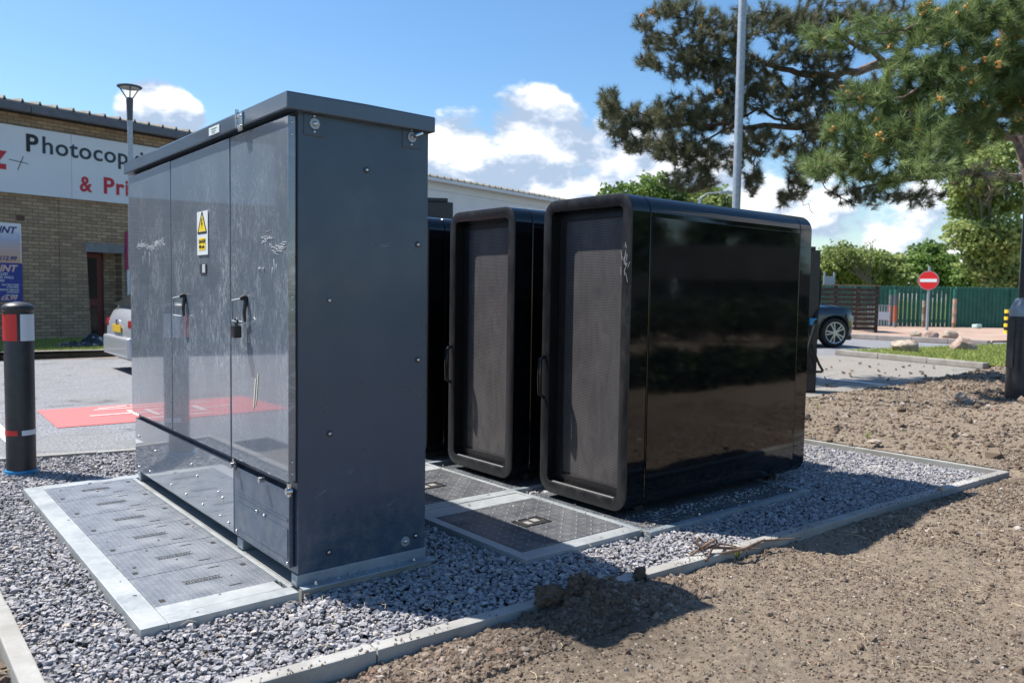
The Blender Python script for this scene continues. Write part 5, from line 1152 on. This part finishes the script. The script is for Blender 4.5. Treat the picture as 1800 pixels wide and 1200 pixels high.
# ---- pines
def pine(name, label, trunk, limbs, pads, needle, n_needles, spacing, mt, cones, seed, width):
    """trunk: [(x,y,z,r)], limbs: lists of (px,py,depth,r); pads: (px,py,depth,rx,ry,rd,count)"""
    rg = np.random.default_rng(seed); tp = trunk[0]; t = thing(name, label, 'pine tree', (tp[0], tp[1], 0)); bk = MB().use(MT['bark'])
    bk.tube([p[:3] for p in trunk], [p[3] for p in trunk], 14); bk.build('trunk', None, t)
    nodes = []; rad = []; lm = MB().use(MT['bark'])
    for L_ in limbs:
        P = []; Rr = []
        for (a, b) in zip(L_[:-1], L_[1:]):
            for k in range(6):
                f = k/6; P.append(np.array(at(a[0]+(b[0]-a[0])*f, a[1]+(b[1]-a[1])*f, a[2]+(b[2]-a[2])*f))+rg.normal(0, .018, 3)); Rr.append(a[3]+(b[3]-a[3])*f)
        P.append(at(*L_[-1][:3])); Rr.append(L_[-1][3]); lm.tube(P, Rr, 8); nodes += P; rad += Rr
    lm.build('limbs', None, t)
    tips = []
    for (x, y, d, rx, ry, rd, cnt) in pads:
        for k in range(cnt):
            v = rg.normal(size=3); v = v/np.linalg.norm(v)*rg.random()**.4; tips.append(at(x+v[0]*rx, y+v[1]*ry, d+v[2]*rd))
    tips = np.array(tips); nodes = np.array(nodes); tw = MB().use(MT['twig'])
    # nearest-first growth
    dist = np.array([np.min(np.linalg.norm(nodes-p, axis=1)) for p in tips]); order = np.argsort(dist); N = np.zeros((len(nodes)+4*len(tips), 3)); N[:len(nodes)] = nodes; m_ = len(nodes)
    dirs = []; twg = []
    for i in order:
        p = tips[i]; j = np.argmin(((N[:m_]-p)**2).sum(1)); q = N[j].copy(); L_ = np.linalg.norm(p-q)
        sag = np.array([0, 0, -.10*L_]); mid = (p+q)/2+sag+rg.normal(0, .06*L_, 3)
        tw.tube([q, mid, p], [.004+.010*min(L_, 1)*width, .004*width+.003, .0025*width+.001], 5, caps=False)
        for c in (q*.5+mid*.5, mid, mid*.5+p*.5, p): N[m_] = c; m_ += 1
        dd = p-mid; dirs.append((p, dd/np.linalg.norm(dd), L_))
    tw.build('twigs', None, t)
    # needles along the last part of every twig, pointing forward and out
    V = []; T = []
    for (p, d, L_) in dirs:
        d = d+np.array([0, 0, .45]); d /= np.linalg.norm(d)
        k = n_needles; base = p-d[None]*rg.uniform(-.02, needle*1.1, k)[:, None]; rv = rg.normal(size=(k, 3)); rv -= (rv@d)[:, None]*d; rv /= np.linalg.norm(rv, axis=1)[:, None]
        a = rg.uniform(.35, 1.15, k)[:, None]; nd = d*np.cos(a)+rv*np.sin(a); nd[:, 2] -= .06; l_ = needle*rg.uniform(.65, 1.1, k)[:, None]
        side = np.cross(nd, rg.normal(size=(k, 3))); side /= np.linalg.norm(side, axis=1)[:, None]
        wd = needle*.022*width; V.append(np.stack([base-side*wd, base+side*wd, base+nd*l_], 1).reshape(-1, 3)); tt = np.clip(rg.normal(.5, .18)+rg.normal(0, .2, k), 0, 1); T.append(np.repeat(tt, 3))
    V = np.concatenate(V); T = np.concatenate(T); link('needles', np_mesh('needles', V, np.arange(len(V)).reshape(-1, 3), MT[mt], {'tone': T}), t)
    if cones:
        sel = [dirs[i] for i in rg.choice(len(dirs), cones, replace=False)]; P = []; S = []
        for (p, d, L_) in sel:
            for k in range(rg.integers(4, 9)): P.append(p+d*.01+rg.normal(0, .013, 3)); S.append(rg.uniform(.013, .022))
        Vc, Fcc, tc_ = stones(np.array(P), np.array(S), (.8, .8), .1, 1.5); o = link('pollen_cones', np_mesh('pollen_cones', Vc, Fcc, MT['cone']), t); o['kind'] = 'stuff'
        mc = MT['cone']
def PX(x, y, d): p = at(x, y, d); return tuple(p)
b1 = at(1840, 600, 12.2); T1 = [(b1[0], b1[1], -.1, .19), (*at(1838, 500, 12.2), .16), (*at(1818, 330, 12.2), .13), (*at(1795, 240, 12.2), .11), (*at(1775, 120, 12.2), .10), (*at(1755, -40, 12.2), .08), (*at(1730, -250, 12.2), .06)]
far_pads = []
for (x, y, rx, ry, c) in [(1185, 15, 60, 22, 26), (1130, 40, 26, 14, 8), (1160, 75, 34, 20, 14), (1240, 60, 70, 50, 56), (1215, 115, 70, 34, 40), (1140, 108, 30, 14, 12), (1070, 180, 22, 26, 18), (1085, 215, 34, 26, 26), (1140, 205, 45, 30, 34), (1200, 200, 60, 40, 50), (1265, 190, 60, 50, 50), (1110, 250, 34, 16, 14), (1170, 255, 55, 26, 34), (1230, 270, 60, 34, 44), (1215, 315, 55, 22, 28), (1290, 120, 60, 60, 44),
                           (1350, 40, 80, 40, 44), (1400, 95, 60, 26, 20), (1450, 150, 60, 26, 18), (1330, 140, 50, 30, 18), (1540, 20, 70, 30, 20), (1450, 95, 55, 40, 22), (1500, 175, 55, 40, 24), (1450, 215, 45, 35, 18), (1560, 165, 60, 40, 20), (1430, 290, 40, 30, 16), (1390, 260, 40, 26, 16), (1420, 30, 80, 40, 40), (1330, 240, 46, 30, 24), (1360, 170, 60, 36, 28), (1420, 190, 50, 50, 28), (1325, 315, 16, 32, 12), (1400, 320, 26, 40, 17), (1375, 350, 12, 18, 6), (1440, 250, 40, 40, 16), (1300, 280, 40, 26, 14), (1510, 340, 70, 22, 20), (1610, 345, 60, 22, 14), (1480, 60, 80, 50, 34), (1620, 250, 80, 60, 26), (1730, 320, 50, 40, 14)]:
    far_pads.append((x, y, 10.7+rng.normal()*.25, rx, ry, .55, int(c*2.35)))
pine('pine_tree', 'darker pine with long bare limbs reaching left behind the tall galvanised pole', T1,
     [[(1762, 130, 12.2, .085), (1650, 120, 11.7, .075), (1560, 112, 11.3, .062), (1450, 135, 11, .05), (1360, 120, 10.8, .035), (1260, 60, 10.7, .018), (1180, 20, 10.6, .008)],
      [(1783, 240, 12.2, .07), (1680, 215, 11.8, .06), (1540, 218, 11.3, .05), (1400, 222, 11, .042), (1290, 225, 10.8, .03), (1180, 215, 10.7, .018), (1090, 190, 10.6, .008)],
      [(1790, 312, 12.2, .06), (1700, 303, 11.6, .045), (1600, 315, 11.2, .03), (1500, 335, 11, .014)],
      [(1450, 135, 11, .035), (1400, 175, 10.8, .028), (1330, 105, 10.7, .018), (1240, 110, 10.6, .008)], [(1400, 222, 11, .02), (1330, 190, 10.8, .018), (1230, 255, 10.7, .014), (1200, 300, 10.6, .007)],
      [(1560, 112, 11.3, .04), (1480, 60, 11, .03), (1400, 30, 10.9, .018), (1330, 20, 10.8, .01)], [(1345, 224, 10.9, .014), (1328, 270, 10.9, .010), (1323, 345, 10.9, .005)], [(1420, 222, 11, .014), (1404, 280, 10.9, .011), (1400, 340, 10.9, .006), (1430, 375, 10.9, .004)]],
     far_pads, .115, 95, 0, 'needledark', 26, 5, 1.0)
b2 = at(2080, 640, 9.2); T2 = [(b2[0], b2[1], -.1, .22), (*at(2060, 300, 9.2), .18), (*at(2040, 0, 9.2), .14), (*at(2030, -300, 9.2), .08)]
near_pads = []
for (x, y, rx, ry, c) in [(1440, 290, 34, 26, 13), (1490, 285, 45, 36, 20), (1545, 250, 60, 45, 28), (1480, 225, 40, 25, 11), (1500, 165, 45, 25, 11), (1590, 180, 75, 50, 32), (1640, 235, 70, 45, 28), (1700, 130, 80, 75, 50), (1785, 60, 60, 80, 42), (1780, 170, 55, 60, 30), (1560, 60, 80, 40, 20), (1660, 40, 80, 40, 34), (1640, 295, 60, 25, 14), (1710, 225, 60, 40, 22), (1560, 315, 40, 14, 8), (1740, 20, 80, 40, 26), (1450, 60, 40, 25, 6), (1600, 120, 60, 30, 16)]:
    near_pads.append((x, y, 8.3+rng.normal()*.25, rx, ry, .6, int(c*2.1)))
pine('pine_tree', 'nearer bright green pine with orange pollen cones, upper right corner', T2,
     [[(2050, 120, 9.2, .07), (1900, 110, 8.9, .055), (1780, 110, 8.6, .042), (1690, 120, 8.4, .03), (1590, 170, 8.3, .018), (1500, 165, 8.2, .008)], [(2055, 230, 9.2, .06), (1900, 200, 8.8, .045), (1760, 205, 8.5, .032), (1640, 205, 8.4, .024), (1550, 235, 8.3, .015), (1450, 280, 8.2, .007)],
      [(2040, 20, 9.2, .05), (1880, 0, 8.8, .04), (1750, 20, 8.5, .03), (1640, 40, 8.4, .018), (1540, 60, 8.3, .008)]],
     near_pads, .145, 130, 0, 'needle', 110, 9, 1.0)
# ================================================================== CARS
def car(label, name, M, L_, Wd, H_, wr, paint, kind, part_label=None):
    """x forward, y left; origin at the ground under the rear axle side"""
    t = thing(name, label, 'car', M.translation, M.to_euler().z)
    def lp(mb, nm, par=None): me = mb.mesh(nm); o = bpy.data.objects.new(nm, me); col.objects.link(o); o.parent = par or t; return o
    hw = Wd/2; bh = H_*.62; cl = H_*.13
    # stations: x, half width, belt z, roof z (roof==belt means bonnet)
    suv = kind == 'suv'
    xs = [0, .02, .06, .12, .2, .35, .5, .62, .7, .76, .85, .93, .975, 1.0]
    if suv: tz = [.70, .74, .90, .965, .99, 1.0, .995, .97, .86, .72, .675, .645, .60, .46]
    else: tz = [.50, .62, .735, .86, .965, 1.0, 1.0, .97, .84, .66, .60, .56, .50, .40]
    wf = [.86, .93, .965, .985, .995, 1, 1, 1, 1, .995, .985, .95, .89, .78]
    b = MB().use(MT[paint]); rings = []
    for x, z_, w_ in zip(xs, tz, wf):
        zt = z_*H_; belt = min(zt, bh*(1.0 if suv else .98)); w = hw*w_; X = x*L_; cab = zt > belt+.02; wt = w*(.76 if cab else .86)
        zb = cl+(.07*H_ if x in (0, 1.0) else 0)
        half = [(0, zb), (w*.80, zb), (w*.95, zb+.05), (w, zb+.18*H_), (w*.995, belt*.80), (w*.955, belt-.02)]+([(w*.93, belt+.01), (wt+.03, zt-.10*H_*.6), (wt-.03, zt-.025), (wt*.6, zt-.004), (0, zt)] if cab else [(w*.93, belt-.012), (w*.88, belt-.003), (w*.75, belt+.004), (w*.4, zt+.012), (0, zt+.016)])
        rings.append([(X, y, z) for (y, z) in half]+[(X, -y, z) for (y, z) in half[-2:0:-1]])
    loft(b, rings, cap0=True, cap1=True); me = b.mesh('body'); o = bpy.data.objects.new('body', me)
    ax = (.19*L_, .80*L_) if not suv else (.17*L_, .87*L_)
    # cut the wheel arches
    cm = MB().use(MT['dark'])
    for x in ax: cm.cyl((x, -hw-.1, wr), (x, hw+.1, wr), wr*1.17, wr*1.17, 40)
    cme = cm.mesh('cut'); co = bpy.data.objects.new('cut', cme); col.objects.link(o); col.objects.link(co)
    md = o.modifiers.new('b', 'BOOLEAN'); md.operation = 'DIFFERENCE'; md.object = co; md.solver = 'EXACT'; bpy.context.view_layer.update()
    me2 = bpy.data.meshes.new_from_object(o.evaluated_get(bpy.context.evaluated_depsgraph_get())); o.modifiers.clear(); o.data = me2; bpy.data.objects.remove(co); o.parent = t
    if len(me2.materials) < 2: me2.materials.append(MT['dark'])
    me2.set_sharp_from_angle(angle=R(32)); body = o
    for x in ax:
        for s in (-1, 1):
            y = s*(hw-.10); w = MB().use(MT['rubber']); Mw = Matrix.Translation((x, y, wr)) @ Matrix.Rotation(R(90), 4, 'X')
            w.lathe([(wr*.66, -.10), (wr*.93, -.10), (wr, -.07), (wr, .07), (wr*.93, .10), (wr*.66, .10)], (0, 0, 0), 40, Mw); wo = lp(w, 'wheel')
            a = MB().use(MT['alloy']); a.lathe([(wr*.64, -.095), (wr*.70, -.106), (wr*.72, -.106), (wr*.72, .106), (wr*.70, .106), (wr*.64, .095)], (0, 0, 0), 40, Mw)
            for k in range(10):
                an = 2*math.pi*k/10+(.12 if k % 2 else -.12); Ms = Matrix.Translation((x, y, wr)) @ Matrix.Rotation(an, 4, 'Y'); a.box((-.014, -.108, .02), (.014, .108, wr*.68), .004, Ms)
            a.lathe([(wr*.16, -.112), (wr*.16, .112)], (0, 0, 0), 20, Mw); lp(a, 'rim', wo); a = MB().use(MT['dark']); a.lathe([(wr*.64, -.05), (wr*.64, .05)], (0, 0, 0), 24, Mw); lp(a, 'brake', wo)
    # glass
    for s in (-1, 1):
        g = MB().use(MT['glass'])
        yb = hw*.945; yt = hw*.79+.012
        segs = [(.13, .33), (.345, .54), (.555, .72)]
        for (a, c) in segs:
            zt_ = H_*(.93 if c < .6 else .90); zb_ = bh+.015; a2 = a+(.03 if a < .2 else 0); c2 = c-(.07 if c > .7 else 0)
            g.prism([(a*L_, s*(yb-.0), zb_), (c*L_, s*yb, zb_), (c2*L_, s*yt, zt_), (a2*L_, s*yt, zt_)], (0, s*.006, 0))
        lp(g, 'side_window')
    g = MB().use(MT['glass'])
    if suv: g.prism([(.765*L_-.02, -hw*.78, bh*1.10), (.765*L_-.02, hw*.78, bh*1.10), (.645*L_, hw*.66, H_*.955), (.645*L_, -hw*.66, H_*.955)], (.02, 0, .02)); lp(g, 'windscreen')
    else: g.prism([(.755*L_, -hw*.76, bh*1.07), (.755*L_, hw*.76, bh*1.07), (.65*L_, hw*.64, H_*.93), (.65*L_, -hw*.64, H_*.93)], (.02, 0, .02)); lp(g, 'windscreen')
    g = MB().use(MT['glass'])
    if suv: g.prism([(.02*L_, -hw*.72, H_*.72), (.02*L_, hw*.72, H_*.72), (.09*L_, hw*.62, H_*.92), (.09*L_, -hw*.62, H_*.92)], (-.03, 0, .01))
    else: g.prism([(.024*L_, -hw*.74, H_*.65), (.024*L_, hw*.74, H_*.65), (.125*L_, hw*.64, H_*.885), (.125*L_, -hw*.64, H_*.885)], (-.03, 0, .018))
    lp(g, 'rear_window')
    for s in (-1, 1):
        r_ = MB().use(MT['redlens']); z0 = H_*.44; r_.box((-.006, s*hw*.70 if s > 0 else -hw*.93, z0+.01), (.12, s*hw*.93 if s > 0 else -hw*.70, z0+.09*H_), .02); lp(r_, 'tail_light')
        r_ = MB().use(MT['clearlens']); r_.box((L_*.955, s*hw*.55 if s > 0 else -hw*.87, H_*.40), (L_*.992, s*hw*.87 if s > 0 else -hw*.55, H_*.40+.085*H_), .02); lp(r_, 'headlight')
        r_ = MB().use(MT[paint]); r_.box((L_*.69, s*(hw+.02) if s > 0 else -hw-.14, bh), (L_*.725, s*(hw+.14) if s > 0 else -hw-.02, bh+.1), .02); lp(r_, 'mirror')
    r_ = MB().use(MT['plate']); r_.box((-.022, -.22, H_*.40), (-.012, .22, H_*.40+.095), .002); po = lp(r_, 'number_plate')
    r_ = MB().use(MT[paint]); r_.box((-.045, -hw*.90, H_*.16), (.10, hw*.90, H_*.36), .035, None, 4); lp(r_, 'rear_bumper')
    r_ = MB().use(MT['blackplastic']); r_.box((L_-.10, -hw*.70, H_*.18), (L_+.015, hw*.70, H_*.34), .03, None, 3); lp(r_, 'grille')
    r_ = MB().use(MT['steel']); r_.cyl((-.022, 0, H_*.50), (-.010, 0, H_*.50), .035, .035, 20); lp(r_, 'badge')
    r_ = MB().use(MT['blackplastic']); r_.box((L_*.02, -hw*.9, cl-.02), (L_*.98, hw*.9, cl+.08), .02); lp(r_, 'underbody')
    return t
c = at(236, 600, 9.6); th = R(-1.5)
# near rear corner of the silver estate sits at c; rear centre is half a width further
Mc = Matrix.Translation((c[0]-math.sin(th)*.75-.02, c[1]+math.cos(th)*.75, -.03)) @ Matrix.Rotation(th, 4, 'Z')
car('silver estate car with yellow rear number plate parked by the brick building', 'parked_car', Mc, 3.9, 1.52, 1.26, .27, 'silver', 'estate')
wc = gnd(1463, 608); th = R(-30); Ls = 4.1
fx = .87*Ls; Ms = Matrix.Translation((wc[0]-math.cos(th)*fx-math.sin(th)*.72, wc[1]-math.sin(th)*fx+math.cos(th)*.72, -.03)) @ Matrix.Rotation(th, 4, 'Z')
car('dark blue four-wheel-drive car, front wheel showing right of the black unit', 'parked_car', Ms, Ls, 1.62, 1.42, .325, 'darkcar', 'suv')
def tarp():
    g0 = gnd(150, 609, .055); c = Vector(g0); nx, ny = 70, 40; X, Y = np.meshgrid(np.linspace(-.42, .55, nx), np.linspace(-.25, .25, ny), indexing='ij')
    e = np.clip(1-np.abs(X-.08)/.5, 0, 1)**.5*np.clip(1-(Y/.25)**2, 0, 1)**.5; rid = 1-np.abs(fbm(X*5+3, Y*5, 4, 61)); Z = e*(.05+.30*np.clip(fbm(X*9.1+7, Y*9, 5, 62, .7)+.35, 0, 1)*rid*np.clip((X+.75), .35, 1)); Z = np.maximum(Z, .004)
    X = X+.05*fbm(X*8, Y*8, 3, 63); cs, sn = math.cos(TH), math.sin(TH); V = np.stack([c.x+X*cs-Y*sn, c.y+X*sn+Y*cs, .06+Z], -1).reshape(-1, 3)
    idx = np.arange(nx*ny).reshape(nx, ny); q = np.stack([idx[:-1, :-1], idx[1:, :-1], idx[1:, 1:], idx[:-1, 1:]], -1).reshape(-1, 4)
    o = link('plastic_sheeting', np_mesh('plastic_sheeting', V, q, MT['tarp'])); tag(o, 'crumpled heap of glossy black plastic sheeting at the dark red door', 'plastic sheeting')
tarp()
# pine cones and crumbs dropped on the tarmac at the right
def litter():
    first = None
    for i in range(34):
        p = gnd(random.uniform(1445, 1690), random.uniform(630, 668), -.02)
        if p[1] < 2.2: continue
        if first is None:
            V, Fc, t_ = stones(np.array([[0, 0, 0.]]), np.array([.024]), (.8, .6), .25, .4); me = np_mesh('fallen_cone', V, Fc, MT['twig']); o = first = bpy.data.objects.new('fallen_cone', me)
        else: o = first.copy()
        col.objects.link(o); o.location = (p[0], p[1], -.012); o.rotation_euler = (random.random(), random.random(), random.random()*6); s = random.uniform(.6, 1.3); o.scale = (s, s, s)
        tag(o, 'small brown fallen pine cone lying on the worn tarmac near the soil bank', 'pine cone', 'pine cones scattered on the tarmac')
litter()
# ================================================================== SEEN IN THE REFLECTIONS (behind and beside the camera)
def hedge(name, a, b, h, w, mt, label, n, leaf):
    a = np.array(a, float); b = np.array(b, float); L_ = np.linalg.norm(b-a); bl = []; k = max(2, int(L_/(h*.7)))
    mid = (a+b)/2
    for i in range(k):
        f = i/(k-1); q = a+(b-a)*f-mid; bl.append((q[0], q[1], h*.55+rng.uniform(-.1, .1)*h, h*.55))
    leaf_tree(name, mid, h*.7, bl, n, leaf, mt, label, .05, None, 'hedge')
hedge('hedge', (8, -12), (22, -3.5), 1.0, .8, 'leaf4', 'low dark green hedge across the soil, mirrored in the black unit side', 9000, .12)
def mir(az, dist): return (CAM[0]+dist*math.cos(R(az)), 2.33+dist*math.sin(R(az)))
for (az, dist, h, wd, l) in [(-41.5, 44, 8.5, 2.2, 'broad dark tree mirrored at the top left of the black unit side'), (-37.7, 46, 7.5, 1.1, 'slim dark tree mirrored between two strips of sky'), (-33.2, 42, 8.5, 2.3, 'broad dark tree mirrored at the top right of the black unit side')]:
    leaf_tree('reflected_tree', mir(az, dist), h, [(rng.normal()*wd*.5, rng.normal()*wd*.5, h*(.25+.7*k/8), wd*.62) for k in range(9)], 9000, .30, 'leaf3', l, .2, 'trees beyond the dark shed')
hedge('shade_shrubs', (3.2, -3.2), (12.5, -3.0), .42, .5, 'leaf4', 'low dark shrub bed added as the dark shaded ground mirrored in the black unit side', 26000, .06)  # unseen shrubs added where the mirrored ground lies dark in shade
def shed():
    M = Matrix.Translation((24, -16.6, 0)) @ Matrix.Rotation(R(53), 4, 'Z'); t = thing('dark_shed', 'low dark shed with a curved roof, seen only as a reflection in the black unit', 'shed', (24, -17, 0)); b = MB().use(MT['darkbld']); b.box((-9, -6, 0), (9, 0, 1.7), 0, M); b.build('wall', None, t)
    r_ = MB().use(MT['darkroof']); pts = [(-9.5+19*i/16, .4, 1.7+1.35*math.sin(math.pi*i/16)) for i in range(17)]; r_.prism([M @ Vector(p) for p in pts], M.to_3x3() @ Vector((0, -6.8, 0))); r_.build('roof', None, t)
    for x in (-3, -1.2, 4): p = MB().use(MT['polegalv']); p.cyl(M @ Vector((x, .5, 0)), M @ Vector((x, .5, 1.7)), .12, .12, 12); p.build('post', None, t)
shed()
for (x, y, h, l) in [(-22, 20, 4.0, 'dark tree to the left mirrored in the far cabinet door'), (-25, 29, 4.6, 'dark tree to the left mirrored in the middle cabinet door'), (-30, 12, 4.4, 'dark tree to the left mirrored in the nearest cabinet door'), (-16, 33, 4.2, 'dark tree to the left mirrored low beside the danger label')]:
    leaf_tree('reflected_tree', (x, y), h*.6, [(rng.normal()*2.6, rng.normal()*2.6, h*(.15+.28*k/7), 1.2) for k in range(11)], 5000, .35, 'leaf3', l, .2, 'trees left of the car park')
leaf_tree('reflected_tree', (-6.7, 21.2), 5.2, [(rng.normal()*.25, rng.normal()*.25, .9+4.2*k/7, .85-.05*k) for k in range(8)], 6000, .22, 'leaf3', 'tall narrow dark tree to the left mirrored in the middle cabinet door', .15, None)
